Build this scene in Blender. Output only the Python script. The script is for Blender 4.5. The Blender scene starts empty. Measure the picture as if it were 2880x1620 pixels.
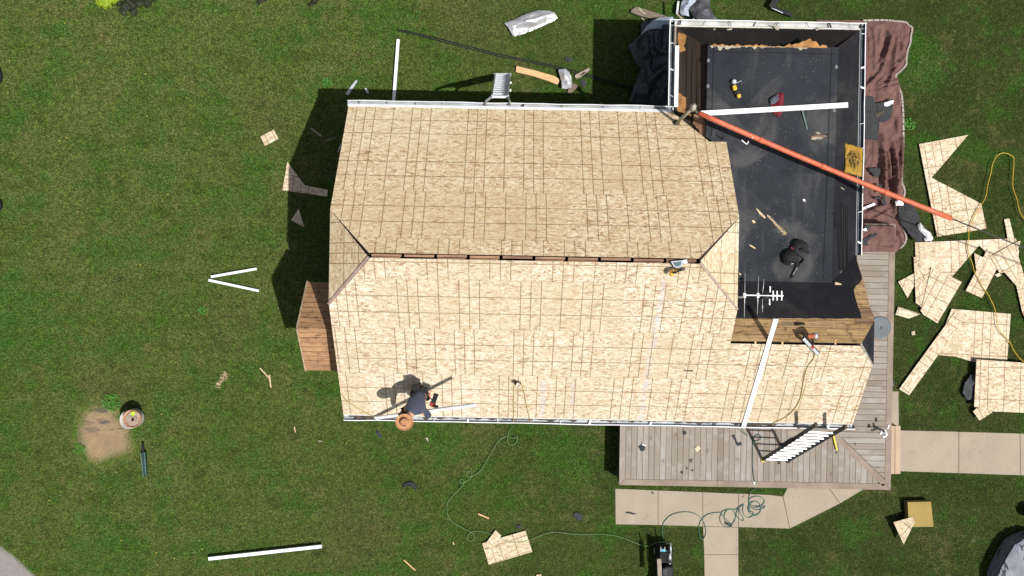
import bpy, bmesh, math, random
import numpy as np
from mathutils import Vector, Matrix, noise, geometry

SC = bpy.context.scene
COL = SC.collection
R = math.radians
# ------------------------------------------------------------------ camera, light, exposure
CAMZ, F = 22.27, 2450.0          # camera height (m) and focal length in photo pixels (2880 wide)
cd = bpy.data.cameras.new('camera'); cam = bpy.data.objects.new('camera', cd); COL.objects.link(cam)
cam.location = (0, 0, CAMZ); cam.rotation_euler = (0, 0, 0)
cd.sensor_width = 36.0; cd.lens = F / 2880 * 36.0; cd.clip_end = 3000; cd.clip_start = 0.1
SC.camera = cam
SUN = Vector((.428, -.31, 1.0)).normalized()
w = bpy.data.worlds.new("World"); SC.world = w; w.use_nodes = True
wn = w.node_tree
sky = wn.nodes.new('ShaderNodeTexSky'); sky.sky_type = 'NISHITA'; sky.sun_disc = False
sky.sun_elevation = math.asin(SUN.z); sky.sun_rotation = math.atan2(SUN.x, SUN.y)
sky.air_density = .8; sky.dust_density = 2.2; sky.ozone_density = .6
bg = wn.nodes['Background']; bg.inputs['Strength'].default_value = 0.085
hs_ = wn.nodes.new('ShaderNodeHueSaturation'); hs_.inputs['Saturation'].default_value = .55     # sky colour greyed so the shade reads less blue
wn.links.new(sky.outputs[0], hs_.inputs['Color']); wn.links.new(hs_.outputs[0], bg.inputs['Color'])
sl = bpy.data.lights.new('sun', 'SUN'); sl.energy = 5.0; sl.angle = R(.5); sl.color = (1.0, .97, .93)
so = bpy.data.objects.new('sun', sl); COL.objects.link(so); so.location = (12, -9, 40)
so.rotation_euler = SUN.to_track_quat('Z', 'Y').to_euler()
SC.view_settings.view_transform = 'Standard'; SC.view_settings.look = 'None'
SC.view_settings.gamma = 1.0; SC.view_settings.use_curve_mapping = False
SC.view_settings.exposure = 0.20

rnd = random.Random(7)
# ------------------------------------------------------------------ measured geometry
PHI = R(-1.05); CP, SP = math.cos(PHI), math.sin(PHI)
def W(u, v, z=0.0): return Vector((u*CP - v*SP, u*SP + v*CP, z))
def UV(p): return (p[0]*CP + p[1]*SP, -p[0]*SP + p[1]*CP)
def P(x, y, z=0.0):
    D = CAMZ - z
    return Vector(((x-1440)*D/F, (810-y)*D/F, z))
TAN = .71; ZR = 5.57; VR = .579
def z_up(u, v): return ZR - TAN*(v - VR)
def z_lo(u, v): return ZR - TAN*(VR - v)
def z_flat(u, v): return 3.68 + .03*(v - 2.5)
VP, ZP = -.98, 4.463
def z_no(u, v): return ZP - TAN*(v - VP)
def z_deck(u, v): return .70
def z_gnd(u, v): return 0.0
def on(x, y, zf, dz=0.0):
    """point of the surface zf met by the line of sight through photo pixel (x, y)"""
    z = 3.0
    for _ in range(40):
        p = P(x, y, z); u, v = UV(p); z = .5*z + .5*(zf(u, v) + dz)
    return P(x, y, z)

# ------------------------------------------------------------------ mesh helpers
def worldloc(o):
    l = Vector((0, 0, 0))
    while o: l = l + o.location; o = o.parent
    return l
class MB:
    def __init__(s): s.v = []; s.f = []; s.uv = []
    def add(s, verts, faces, uvs=None):
        b = len(s.v); s.v += [Vector(p) for p in verts]
        for i, f in enumerate(faces):
            s.f.append([b+k for k in f])
            s.uv.append(uvs[i] if uvs else None)
        return s
    def box(s, c, size, rot=None, taper=None):
        x, y, z = size[0]/2, size[1]/2, size[2]/2
        vs = [Vector((a*x, b*y, d*z)) for d in (-1, 1) for b in (-1, 1) for a in (-1, 1)]
        if taper:
            for k in range(4, 8): vs[k].x *= taper; vs[k].y *= taper
        if rot is not None: vs = [rot @ q for q in vs]
        return s.add([q + Vector(c) for q in vs], [(0,2,3,1),(4,5,7,6),(0,1,5,4),(2,6,7,3),(0,4,6,2),(1,3,7,5)])
    def bar(s, a, b, wd, th, up=Vector((0,0,1))):
        a, b = Vector(a), Vector(b); d = (b-a); L = d.length; d.normalize()
        sx = d.cross(up)
        if sx.length < 1e-4: sx = d.cross(Vector((1,0,0)))
        sx.normalize(); sz = sx.cross(d)
        M = Matrix((d, sx, sz)).transposed()
        return s.box((a+b)/2, (L, wd, th), M)
    def prism(s, top, th, uvs=None, down=Vector((0,0,-1))):
        n = len(top); top = [Vector(p) for p in top]
        # keep counter-clockwise seen from above
        ar = sum(top[i].x*top[(i+1)%n].y - top[(i+1)%n].x*top[i].y for i in range(n))
        if ar < 0: top = top[::-1]; uvs = uvs[::-1] if uvs else None
        bot = [p + down*th for p in top]
        fs = [list(range(n)), list(range(2*n-1, n-1, -1))]
        us = [list(uvs), list(uvs[::-1])] if uvs else [None, None]
        for i in range(n):
            j = (i+1) % n
            fs.append([i, n+i, n+j, j])
            us.append([uvs[i], uvs[i], uvs[j], uvs[j]] if uvs else None)
        return s.add(top+bot, fs, us)
    def tube(s, pts, r, n=8, caps=True):
        pts = [Vector(p) for p in pts]; m = len(pts); rings = []
        rr = r if isinstance(r, (list, tuple)) else [r]*m
        prev = None
        for i, p in enumerate(pts):
            t = (pts[min(i+1, m-1)] - pts[max(i-1, 0)])
            if t.length < 1e-9: t = Vector((0,0,1))
            t.normalize()
            if prev is None:
                a = t.cross(Vector((0,0,1)))
                if a.length < .05: a = t.cross(Vector((1,0,0)))
            else: a = prev - t*prev.dot(t)
            a.normalize(); prev = a; b = t.cross(a)
            rings.append([p + (a*math.cos(2*math.pi*k/n) + b*math.sin(2*math.pi*k/n))*rr[i] for k in range(n)])
        vs = [q for g in rings for q in g]; fs = []
        for i in range(m-1):
            for k in range(n):
                fs.append((i*n+k, i*n+(k+1)%n, (i+1)*n+(k+1)%n, (i+1)*n+k))
        if caps: fs += [tuple(range(n-1, -1, -1)), tuple((m-1)*n+k for k in range(n))]
        return s.add(vs, fs)
    def lathe(s, c, prof, n=24, sx=1, sy=1, rot=None):
        c = Vector(c); vs = []; fs = []
        for (r, z) in prof:
            for k in range(n):
                q = Vector((r*sx*math.cos(2*math.pi*k/n), r*sy*math.sin(2*math.pi*k/n), z))
                vs.append((rot @ q if rot is not None else q) + c)
        for i in range(len(prof)-1):
            for k in range(n):
                fs.append((i*n+k, i*n+(k+1)%n, (i+1)*n+(k+1)%n, (i+1)*n+k))
        if prof[0][0] > 1e-6: fs.append(tuple(range(n-1, -1, -1)))
        if prof[-1][0] > 1e-6: fs.append(tuple((len(prof)-1)*n+k for k in range(n)))
        return s.add(vs, fs)
    def build(s, name, mat, parent=None, smooth=False, loc=None, bevel=0):
        if parent is not None: L = worldloc(parent)
        elif loc is not None: L = Vector(loc)
        else:
            L = sum(s.v, Vector())/max(1, len(s.v)); L.z = min(p.z for p in s.v)
        me = bpy.data.meshes.new(name)
        me.from_pydata([tuple(p-L) for p in s.v], [], s.f)
        if any(u is not None for u in s.uv):
            ul = me.uv_layers.new(name='UVMap'); k = 0
            for f, us in zip(s.f, s.uv):
                for j in range(len(f)):
                    ul.data[k].uv = us[j] if us else (0, 0); k += 1
        me.materials.append(mat)
        if smooth: me.polygons.foreach_set('use_smooth', [True]*len(me.polygons))
        me.update()
        o = bpy.data.objects.new(name, me); COL.objects.link(o)
        if parent is not None: o.parent = parent
        else: o.location = L
        if bevel:
            b = o.modifiers.new('bevel', 'BEVEL'); b.width = bevel; b.segments = 2; b.limit_method = 'ANGLE'
        return o
def tag(o, label=None, cat=None, group=None, kind=None):
    if label: o['label'] = label
    if cat: o['category'] = cat
    if group: o['group'] = group
    if kind: o['kind'] = kind
    return o
def thing(name, label, cat, loc, group=None):
    o = bpy.data.objects.new(name, None); COL.objects.link(o); o.location = loc
    o.empty_display_size = .2
    return tag(o, label, cat, group)

# ------------------------------------------------------------------ shader helpers
class X:
    """a socket with arithmetic"""
    def __init__(s, nt, so): s.nt, s.so = nt, so
    def _m(s, op, b=None, c=None, clamp=False):
        n = s.nt.nodes.new('ShaderNodeMath'); n.operation = op; n.use_clamp = clamp
        for i, q in enumerate((s, b, c)):
            if q is None: continue
            if isinstance(q, X): s.nt.links.new(q.so, n.inputs[i])
            else: n.inputs[i].default_value = q
        return X(s.nt, n.outputs[0])
    def __add__(s, b): return s._m('ADD', b)
    def __sub__(s, b): return s._m('SUBTRACT', b)
    def __mul__(s, b): return s._m('MULTIPLY', b)
    def __truediv__(s, b): return s._m('DIVIDE', b)
    def mod(s, b): return s._m('FLOORED_MODULO', b)
    def floor(s): return s._m('FLOOR')
    def abs(s): return s._m('ABSOLUTE')
    def min(s, b): return s._m('MINIMUM', b)
    def max(s, b): return s._m('MAXIMUM', b)
    def inv(s): return s._m('MULTIPLY_ADD', -1.0, 1.0)
    def ss(s, a, b, lo=0.0, hi=1.0):
        n = s.nt.nodes.new('ShaderNodeMapRange'); n.interpolation_type = 'SMOOTHSTEP'
        s.nt.links.new(s.so, n.inputs[0])
        for i, q in enumerate((a, b, lo, hi)): n.inputs[i+1].default_value = q
        return X(s.nt, n.outputs[0])
def newmat(name):
    m = bpy.data.materials.new(name); m.use_nodes = True
    return m, m.node_tree, m.node_tree.nodes['Principled BSDF']
def comb(nt, x, y, z=0.0):
    n = nt.nodes.new('ShaderNodeCombineXYZ')
    for i, q in enumerate((x, y, z)):
        if isinstance(q, X): nt.links.new(q.so, n.inputs[i])
        else: n.inputs[i].default_value = q
    return X(nt, n.outputs[0])
def coords(nt, kind='Object'):
    n = nt.nodes.new('ShaderNodeTexCoord'); return X(nt, n.outputs[kind])
def sep(nt, v):
    n = nt.nodes.new('ShaderNodeSeparateXYZ'); nt.links.new(v.so, n.inputs[0])
    return [X(nt, n.outputs[i]) for i in range(3)]
def noi(nt, v, scale, detail=4, rough=.55, dist=0.0, out=0):
    n = nt.nodes.new('ShaderNodeTexNoise'); nt.links.new(v.so, n.inputs['Vector'])
    n.inputs['Scale'].default_value = scale; n.inputs['Detail'].default_value = detail
    n.inputs['Roughness'].default_value = rough; n.inputs['Distortion'].default_value = dist
    return X(nt, n.outputs[out])
def vor(nt, v, scale, feature='F1', out='Color', rand=1.0):
    n = nt.nodes.new('ShaderNodeTexVoronoi'); n.feature = feature
    nt.links.new(v.so, n.inputs['Vector']); n.inputs['Scale'].default_value = scale
    n.inputs['Randomness'].default_value = rand
    return X(nt, n.outputs[out])
def white(nt, v, dim='2D'):
    n = nt.nodes.new('ShaderNodeTexWhiteNoise'); n.noise_dimensions = dim
    nt.links.new(v.so, n.inputs['W' if dim == '1D' else 'Vector'])
    return X(nt, n.outputs['Value'])
def mapv(nt, v, scale=(1,1,1), rot=(0,0,0), loc=(0,0,0)):
    n = nt.nodes.new('ShaderNodeMapping'); nt.links.new(v.so, n.inputs[0])
    n.inputs['Scale'].default_value = scale; n.inputs['Rotation'].default_value = rot; n.inputs['Location'].default_value = loc
    return X(nt, n.outputs[0])
def ramp(nt, fac, stops, mode='LINEAR'):
    n = nt.nodes.new('ShaderNodeValToRGB'); nt.links.new(fac.so, n.inputs[0])
    cr = n.color_ramp; cr.interpolation = mode
    while len(cr.elements) < len(stops): cr.elements.new(.5)
    for e, (p, c) in zip(cr.elements, stops): e.position = p; e.color = (*c, 1)
    return X(nt, n.outputs[0])
def mix(nt, fac, a, b, blend='MIX'):
    n = nt.nodes.new('ShaderNodeMix'); n.data_type = 'RGBA'; n.blend_type = blend
    for i, q in ((0, fac), (6, a), (7, b)):
        if isinstance(q, X): nt.links.new(q.so, n.inputs[i])
        elif i == 0: n.inputs[0].default_value = q
        else: n.inputs[i].default_value = (*q, 1)
    return X(nt, n.outputs[2])
def island(nt):
    n = nt.nodes.new('ShaderNodeNewGeometry'); return X(nt, n.outputs['Random Per Island'])
def fin(nt, bs, col, rough=.8, spec=.3, bump=None, bstr=.3, bdist=.01, metal=0.0):
    if isinstance(col, X): nt.links.new(col.so, bs.inputs['Base Color'])
    else: bs.inputs['Base Color'].default_value = (*col, 1)
    if isinstance(rough, X): nt.links.new(rough.so, bs.inputs['Roughness'])
    else: bs.inputs['Roughness'].default_value = rough
    bs.inputs['Specular IOR Level'].default_value = spec; bs.inputs['Metallic'].default_value = metal
    if bump is not None:
        b = nt.nodes.new('ShaderNodeBump'); nt.links.new(bump.so, b.inputs['Height'])
        b.inputs['Strength'].default_value = bstr; b.inputs['Distance'].default_value = bdist
        nt.links.new(b.outputs[0], bs.inputs['Normal'])
def M(name, c1, c2=None, scale=6, rough=.7, metal=0.0, spec=.3, bstr=.0, stretch=(1,1,1), lo=.35, hi=.65, detail=5, bscale=None, bdist=.01):
    """a surface whose colour wanders between c1 and c2"""
    m, nt, bs = newmat(name)
    v = mapv(nt, coords(nt), stretch)
    if c2 is None: c2 = tuple(q*.82 for q in c1)
    n = noi(nt, v, scale, detail)
    fin(nt, bs, ramp(nt, n, [(lo, c1), (hi, c2)]), rough, spec, noi(nt, v, bscale or scale*3, 4) if bstr else None, bstr, bdist, metal)
    return m
# ------------------------------------------------------------------ materials
def osb_mat(name, chalk=(), tone=1.0, weather=0.0, offs=(0,), tint=(1, 1, 1)):
    m, nt, bs = newmat(name)
    uv = coords(nt, 'UV'); u, v, _ = sep(nt, uv)
    course = (v/1.2192).floor()
    off = (course*0.0) + offs[0]
    for k in range(1, len(offs)):
        off = off + course._m('GREATER_THAN', k-.5)*(offs[k]-offs[k-1])
    uu = u - off
    m2 = uu.mod(2.4384); m1 = uu.mod(1.2192); mv = v.mod(1.2192)
    wob = noi(nt, uv, 2, 2)*.002 - .001
    d = (m1-.4064).abs().min((m1-.6096).abs()).min((m1-.8128).abs()).min((m2-1.2192).abs())
    dh = (mv-.4064).abs().min((mv-.8128).abs())
    brk = noi(nt, uv, 2.2, 3).ss(.38, .55, .86, 1.0)
    line = ((d.min(dh) + wob).ss(.0050, .0125)).inv()*brk
    sm = m2.min((m2 - 2.4384).abs()).min(mv.min((mv-1.2192).abs())).ss(.002, .006).inv()
    panel = white(nt, comb(nt, (uu/2.4384).floor(), course), '2D')
    wob2 = noi(nt, uv, 3.2, 3, out=1)
    base = comb(nt, uu, v, panel*13.0)
    n = nt.nodes.new('ShaderNodeVectorMath'); n.operation = 'MULTIPLY_ADD'
    nt.links.new(wob2.so, n.inputs[0]); n.inputs[1].default_value = (.12, .12, 0); nt.links.new(base.so, n.inputs[2])
    base = X(nt, n.outputs[0])
    def layer(sx, sy, rot, ch):
        return sep(nt, vor(nt, mapv(nt, base, (sx, sy, 1), (0, 0, R(rot))), 1.0))[ch]
    a1 = layer(9.5, 30, 14, 0); b1 = layer(10.5, 28, -28, 1); c1 = layer(13, 30, 58, 2); f1 = layer(22, 60, -6, 0)
    s1 = noi(nt, base, 10, 3).ss(.46, .5); s2 = noi(nt, base, 14, 2).ss(.55, .58)
    fl = a1*s1.inv() + b1*s1
    fl = fl*s2.inv() + c1*s2
    fl = fl*.72 + f1*.28
    t = tone
    col = ramp(nt, fl, [(0.06, (.29*t,.185*t,.115*t)), (.20, (.42*t,.30*t,.195*t)), (.38, (.525*t,.415*t,.29*t)),
                        (.62, (.61*t,.51*t,.38*t)), (.80, (.68*t,.595*t,.47*t)), (.95, (.76*t,.70*t,.60*t))])
    patch = noi(nt, uv, 1.3, 4)
    col = mix(nt, patch.ss(.46, .62)*.18, col, (.50*t, .395*t, .26*t))
    col = mix(nt, noi(nt, mapv(nt, base, (1, 2.0, 1)), 5.5, 5, .75).ss(.54, .66)*.60, col, (.40*t, .25*t, .15*t))
    col = mix(nt, noi(nt, mapv(nt, base, (1, 2.0, 1), (0,0,0), (17,5,0)), 6.4, 5, .7).ss(.56, .66)*.55, col, (.66*t, .62*t, .52*t))
    dk = layer(8, 40, 28, 1)
    col = mix(nt, dk.ss(.955, .975)*.75, col, (.24, .135, .075))
    col = mix(nt, panel.ss(.35, 1.0)*.34, col, (.475*t, .37*t, .235*t))
    col = mix(nt, panel.ss(.35, 0.0)*.22, col, (.70*t, .63*t, .51*t))
    if weather: col = mix(nt, noi(nt, uv, 2.2, 4).ss(.3, .7)*weather, col, (.37, .33, .25))
    for (cu, cv0, cv1, tilt) in chalk:
        dd = (u + v*tilt - cu).abs()
        soft = (dd + noi(nt, uv, 6, 4)*.12 - .06).ss(.0, .11).inv()*noi(nt, uv, 3.5, 4).ss(.40, .66)*.55
        core = (dd + noi(nt, uv, 6, 2)*.01).ss(.006, .018).inv()*noi(nt, uv, 1.1, 2).ss(.40, .52)*.6
        msk = soft.max(core)*v.ss(cv0, cv0+.3)*v.ss(cv1-.3, cv1).inv()
        col = mix(nt, msk, col, (.42, .42, .50))
    if tint != (1, 1, 1): col = mix(nt, 1.0, col, tint, 'MULTIPLY')
    col = mix(nt, sm*.45, col, (.22, .15, .09))
    col = mix(nt, line*.86, col, (.165, .105, .05))
    fin(nt, bs, col, .82, .12, fl, .12, .004)
    return m
MO_UP = osb_mat('osb_upper', offs=(0, 0, .05, .8), tone=1.02, tint=(1.0, .98, .86))  # warmer tone painted in to offset weak sun and blue sky here
MO_LO = osb_mat('osb_lower', tone=.93, tint=(.975, 1.0, .985), offs=(0, .295, .41, 1.02), chalk=((10.83, -.2, 3.9, -.02), (9.3, -.2, 1.3, 0.0), (8.65, -.2, 1.2, .0)))  # same panels as the upper slope, sunlit look put into the tint
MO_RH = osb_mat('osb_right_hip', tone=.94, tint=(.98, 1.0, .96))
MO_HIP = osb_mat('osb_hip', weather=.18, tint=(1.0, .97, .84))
MO_CUT = osb_mat('osb_cut', tone=.92, tint=(.98, 1.0, .97))
M_EDGE = M('osb_edge', (.50,.38,.24), (.36,.25,.15), 30)

def grass_color(nt, blade=False):
    ob = coords(nt); x, y, z = sep(nt, ob)
    def nz(sc, d, r, loc=(0,0,0), dist=0): return noi(nt, mapv(nt, ob, (1,1,1), (0,0,0), loc), sc, d, r, dist)
    big = nz(.22, 3, .5); mid = nz(.75, 4, .6, (3,8,0), .4); sm = nz(3.2, 4, .65, (5,1,0)); fine = nz(24, 3, .7)
    side = (x + (big-.5)*12.0 - y*.25).ss(-8.0, 9.0)
    left = mix(nt, mid.ss(.36, .62), (.074,.142,.020), (.122,.158,.037))
    right = mix(nt, mid.ss(.36, .62), (.033,.066,.010), (.058,.076,.018))
    c = mix(nt, side, left, right)
    dry = (nz(.55, 4, .6, (21,3,0)).ss(.47,.62))*(sm.ss(.45, .60))
    c = mix(nt, dry*.6, c, (.185,.165,.060))                                    # straw
    lush = nz(.8, 5, .65, (31,7,0)).ss(.50, .62)
    c = mix(nt, lush*.7, c, (.040,.145,.013))                                   # lush
    def spot(px, py, rad):
        q = P(px, py); dx = x - q.x; dy = y - q.y
        return ((dx*dx + dy*dy) + (sm-.5)*rad*rad*2.6).ss(rad*rad*1.25, rad*rad*.15)
    ls = spot(1080, 40, 1.0).max(spot(2600, 185, .75)).max(spot(40, 900, 1.3)).max(spot(1590, 1290, .9)).max(spot(300, 1560, 1.2)).max(spot(1240, 1230, .8))
    c = mix(nt, ls*.65, c, (.042,.150,.014))
    ws = spot(1340, 60, 1.1).max(spot(760, 330, .8)).max(spot(320, 1090, .9)).max(spot(1000, 1500, 1.1)).max(spot(640, 900, .9))
    c = mix(nt, ws*.55, c, (.135,.130,.045))
    thatch = nz(1.6, 5, .7, (11,57,0)).ss(.54, .65)
    c = mix(nt, thatch*.5, c, (.040,.052,.014))                                 # thatch
    stripe = (y*1.75 + x*.03 + (sm-.5)*.5).mod(1.0).ss(.35, .65)*(y*1.75 + x*.03 + (sm-.5)*.5).mod(1.0).ss(1.0, .86)
    c = mix(nt, stripe*.22*side.inv(), c, (.135,.185,.045))
    c = mix(nt, nz(9, 4, .7, (1,2,0)).ss(.52,.64)*.45, c, (.045,.085,.013))
    c = mix(nt, nz(11, 4, .75, (7,2,0)).ss(.56,.67)*.35, c, (.19,.175,.065))
    c = mix(nt, nz(6.5, 4, .75, (4,9,0)).ss(.53,.63)*.55, c, (.028,.045,.009))
    c = mix(nt, nz(7.5, 4, .75, (14,3,0)).ss(.55,.64)*.45, c, (.135,.185,.045))
    # long green tuft near the pipe end, darker worn lane to its right
    return c, fine, sm
def ground_mat():
    m, nt, bs = newmat('lawn')
    c, fine, sm = grass_color(nt)
    c = mix(nt, .55, c, (.016,.020,.007))
    c = mix(nt, fine.ss(.35, .7), mix(nt, .5, c, (.02,.022,.008)), c)
    fin(nt, bs, c, .95, .05, noi(nt, coords(nt), 60, 3, .8), .9, .03)
    return m
def blade_mat():
    m, nt, bs = newmat('grass_blade')
    c, fine, sm = grass_color(nt)
    r = island(nt)
    c = mix(nt, r.ss(.80, 1.0)*.32, c, (.19,.185,.07))
    c = mix(nt, r.ss(.30, 0.0)*.5, c, (.045,.10,.012))
    mul = nt.nodes.new('ShaderNodeMix'); mul.data_type = 'RGBA'; mul.blend_type = 'MULTIPLY'; mul.inputs[0].default_value = 1
    k = (r*7.3).mod(1.0)*.7 + .85
    nt.links.new(c.so, mul.inputs[6]); nt.links.new(comb(nt, k, k, k).so, mul.inputs[7])
    fin(nt, bs, X(nt, mul.outputs[2]), .75, .12)
    return m
M_LAWN = ground_mat(); M_BLADE = blade_mat()

def deck_mat(name, along):
    m, nt, bs = newmat(name)
    ob = coords(nt); r = island(nt)
    st = (26, 1.3, 20) if along == 'y' else (1.3, 26, 20)
    n = nt.nodes.new('ShaderNodeVectorMath'); n.operation = 'ADD'
    nt.links.new(ob.so, n.inputs[0]); nt.links.new((comb(nt, r*37, r*19, r*11)).so, n.inputs[1]); v = X(nt, n.outputs[0])
    g = noi(nt, mapv(nt, v, st), 1.0, 5, .65, .5)
    c = ramp(nt, r, [(0, (.190,.158,.122)), (.35, (.268,.235,.198)), (.7, (.218,.184,.147)), (1, (.31,.283,.25))])
    c = mix(nt, g.ss(.40, .68)*.6, c, (.20,.165,.135))
    c = mix(nt, noi(nt, v, 3, 4).ss(.5, .7)*.35, c, (.37,.355,.34))
    knot = vor(nt, mapv(nt, v, (4.5, 1.9, 1) if along == 'y' else (1.9, 4.5, 1)), 1.0, out='Distance').ss(.05, .16).inv()
    c = mix(nt, knot*.6, c, (.10,.075,.055))
    fin(nt, bs, c, .85, .15, g, .35, .004)
    return m
M_DKY = deck_mat('deck_board_ns', 'y'); M_DKX = deck_mat('deck_board_ew', 'x')

def plank_mat(name, c1, c2, dark, pw, along='u', mott=.6):
    """old roof boards: UV in metres, boards run along u, pw wide"""
    m, nt, bs = newmat(name)
    uv = coords(nt, 'UV'); u, v, _ = sep(nt, uv)
    row = (v/pw).floor(); rr = white(nt, row + 2.3, '1D')
    uo = u + rr*3.0
    seg = white(nt, comb(nt, (uo/1.9).floor(), row), '2D')
    g = noi(nt, comb(nt, u*1.6 + rr*9, v*22, seg*5), 1.0, 5, .65, .4)
    c = mix(nt, seg, c1, c2)
    c = mix(nt, g.ss(.42, .7)*mott, c, dark)
    c = mix(nt, noi(nt, comb(nt, u*3.4, v*5.0), 1.5, 5, .7).ss(.50, .70)*mott, c, tuple(q*.35 for q in dark))
    gap = v.mod(pw).min((v.mod(pw)-pw).abs()).ss(.002, .008).inv()
    ends = uo.mod(1.9).ss(.002, .007).inv()
    c = mix(nt, gap.max(ends)*.85, c, (.02,.013,.008))
    fin(nt, bs, c, .85, .12, g, .3, .005)
    return m
M_PL_N = plank_mat('old_boards_north', (.46,.31,.155), (.36,.23,.11), (.17,.095,.045), .185, mott=.8)
M_PL_B = plank_mat('old_boards_bay', (.44,.25,.13), (.34,.195,.10), (.15,.095,.06), .14, mott=.85)
M_PLY = M('torn_plywood', (.42,.21,.07), (.14,.065,.025), 5, .85, lo=.40, hi=.72, bstr=.3)

def felt_mat(name, c1, c2, spots=True, sc=1.2, light=(.060,.058,.054), dirt=.8):
    m, nt, bs = newmat(name)
    ob = coords(nt)
    n1 = noi(nt, ob, sc, 5, .65, .3)
    c = ramp(nt, n1, [(.3, c1), (.7, c2)])
    c = mix(nt, noi(nt, ob, .8, 5, .6, 1.0).ss(.50, .70)*dirt, c, light)
    c = mix(nt, noi(nt, mapv(nt, ob, (3.0, .45, 1)), 1.0, 4, .6).ss(.56, .72)*dirt*.6, c, light)
    if spots:
        d = vor(nt, ob, 4.5, out='Distance'); c = mix(nt, d.ss(.015, .05).inv()*noi(nt, ob, 1.5, 2).ss(.5,.65)*.7, c, (.18,.165,.15))
        d2 = noi(nt, ob, 22, 3, .7); c = mix(nt, d2.ss(.68, .76)*.4*noi(nt, ob, 1.1, 3).ss(.5,.66), c, (.15,.14,.125))
    g = noi(nt, ob, 90, 2, .8)
    c = mix(nt, g.ss(.60, .72)*.35, c, (.07,.072,.075))
    fin(nt, bs, c, .88, .2, g, .35, .006)
    return m
M_FLAT = felt_mat('flat_roof_membrane', (.013,.015,.019), (.026,.029,.034), light=(.062,.062,.062), dirt=.9)
M_FELT = felt_mat('black_felt', (.007,.0075,.010), (.014,.014,.017), dirt=.25, sc=2.0)
M_SLOPE = felt_mat('dark_granule_slope', (.007,.0065,.0065), (.014,.012,.010), dirt=.30, light=(.055,.035,.02), sc=1.6)
M_DARKWOOD = M('dark_old_board', (.020,.014,.010), (.045,.030,.020), 5, .9, stretch=(1,.12,1), bstr=.4)
M_VOID = M('unlit_void', (.012,.009,.007), (.006,.005,.004), 4, 1.0)  # near-black paint for the unlit depth of gaps and holes
M_RIDGE = M('old_ridge_board', (.30,.18,.10), (.13,.07,.045), 5, .85, stretch=(.3,3,1), bstr=.2)

M_WHITE = M('white_aluminium', (.78,.78,.78), (.64,.65,.66), 3.5, .42, spec=.45, lo=.45, hi=.75)
M_WHITE2 = M('white_trim_dull', (.68,.70,.70), (.56,.58,.57), 3.0, .55, spec=.35)
M_GUT = M('gutter_inside', (.42,.44,.45), (.26,.28,.29), 2.2, .6, spec=.4, stretch=(1,4,1))
M_GUTW = M('gutter_white', (.52,.53,.51), (.32,.33,.31), 3, .5, spec=.4)
M_GUTD = M('gutter_dark_inside', (.09,.11,.13), (.035,.04,.05), 4, .6, spec=.4)
M_GRIT = M('roof_grit', (.10,.075,.055), (.035,.028,.022), 14, .95, bstr=.6)
M_SILV = M('crumpled_foil', (.74,.75,.78), (.50,.51,.55), 5, .30, metal=.35, spec=.6, bstr=.8, bscale=9, bdist=.03)
M_ALU = M('aluminium', (.62,.64,.66), (.48,.50,.52), 9, .36, metal=.55, spec=.5)
M_RUNG = M('ladder_rung', (.70,.72,.74), (.58,.60,.62), 8, .4, metal=.25, spec=.5)
M_BLK = M('black_plastic', (.010,.010,.012), (.018,.018,.020), 9, .6, spec=.2)
M_BLKM = M('black_fabric', (.007,.007,.008), (.016,.015,.016), 14, .85, bstr=.4)
M_RAIL = M('black_rail', (.020,.020,.022), (.04,.04,.042), 6, .5, spec=.4)
M_YEL = M('tool_yellow', (.70,.40,.02), (.56,.31,.02), 8, .4, spec=.5)
M_YELP = M('yellow_handle', (.72,.56,.05), (.58,.44,.04), 6, .5)
M_ORP = M('orange_sleeve', (.55,.130,.060), (.42,.085,.040), 7, .5, spec=.4, lo=.42, hi=.72)
M_CONC = None
def conc():
    m, nt, bs = newmat('concrete'); ob = coords(nt)
    r = island(nt)
    c = ramp(nt, noi(nt, ob, 1.6, 6, .6), [(.3, (.335,.280,.215)), (.7, (.285,.237,.182))])
    c = mix(nt, r*.25, c, (.28,.24,.185))
    c = mix(nt, noi(nt, ob, 55, 3, .8).ss(.58, .72)*.35, c, (.20,.17,.13))
    c = mix(nt, noi(nt, ob, 4, 5, .7).ss(.54,.70)*.35, c, (.20,.165,.125))
    c = mix(nt, noi(nt, mapv(nt, ob, (1,1,1), (0,0,0), (8,3,0)), 2.2, 5, .7).ss(.58,.70)*.3, c, (.40,.34,.27))
    fin(nt, bs, c, .9, .15, noi(nt, ob, 70, 3), .3, .004); return m
M_CONC = conc()
M_ASPH = M('driveway_asphalt', (.235,.215,.20), (.175,.16,.15), 45, .95, bstr=.5)
def dirt_mat():
    m, nt, bs = newmat('bare_dirt'); ob = coords(nt)
    c = ramp(nt, noi(nt, ob, 2.4, 6, .65), [(.3, (.295,.215,.118)), (.65, (.22,.16,.098))])
    x, y, z = sep(nt, ob)
    ash = noi(nt, mapv(nt, ob, (1.0, 2.4, 1), (0,0,R(-35)), (2.2,.4,0)), 1.6, 5, .65).ss(.48, .58)*(y.ss(-.15, .25))
    c = mix(nt, ash*.85, c, (.080,.066,.060))
    c = mix(nt, (x + noi(nt, ob, 2.6, 5, .7)*.7).ss(-.10, -.40)*.75, c, (.15,.11,.082))
    c = mix(nt, noi(nt, ob, 13, 4, .8).ss(.60, .68)*.7, c, (.055,.042,.030))
    c = mix(nt, noi(nt, ob, 21, 3, .8).ss(.64, .70)*.5, c, (.46,.36,.22))
    fin(nt, bs, c, .95, .1, noi(nt, ob, 30, 4), .9, .03); return m
M_DIRT = dirt_mat()
M_TARPB = M('brown_tarp', (.150,.082,.070), (.112,.060,.052), 3.0, .75, spec=.12, bstr=.5, bscale=9, bdist=.02)
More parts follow.
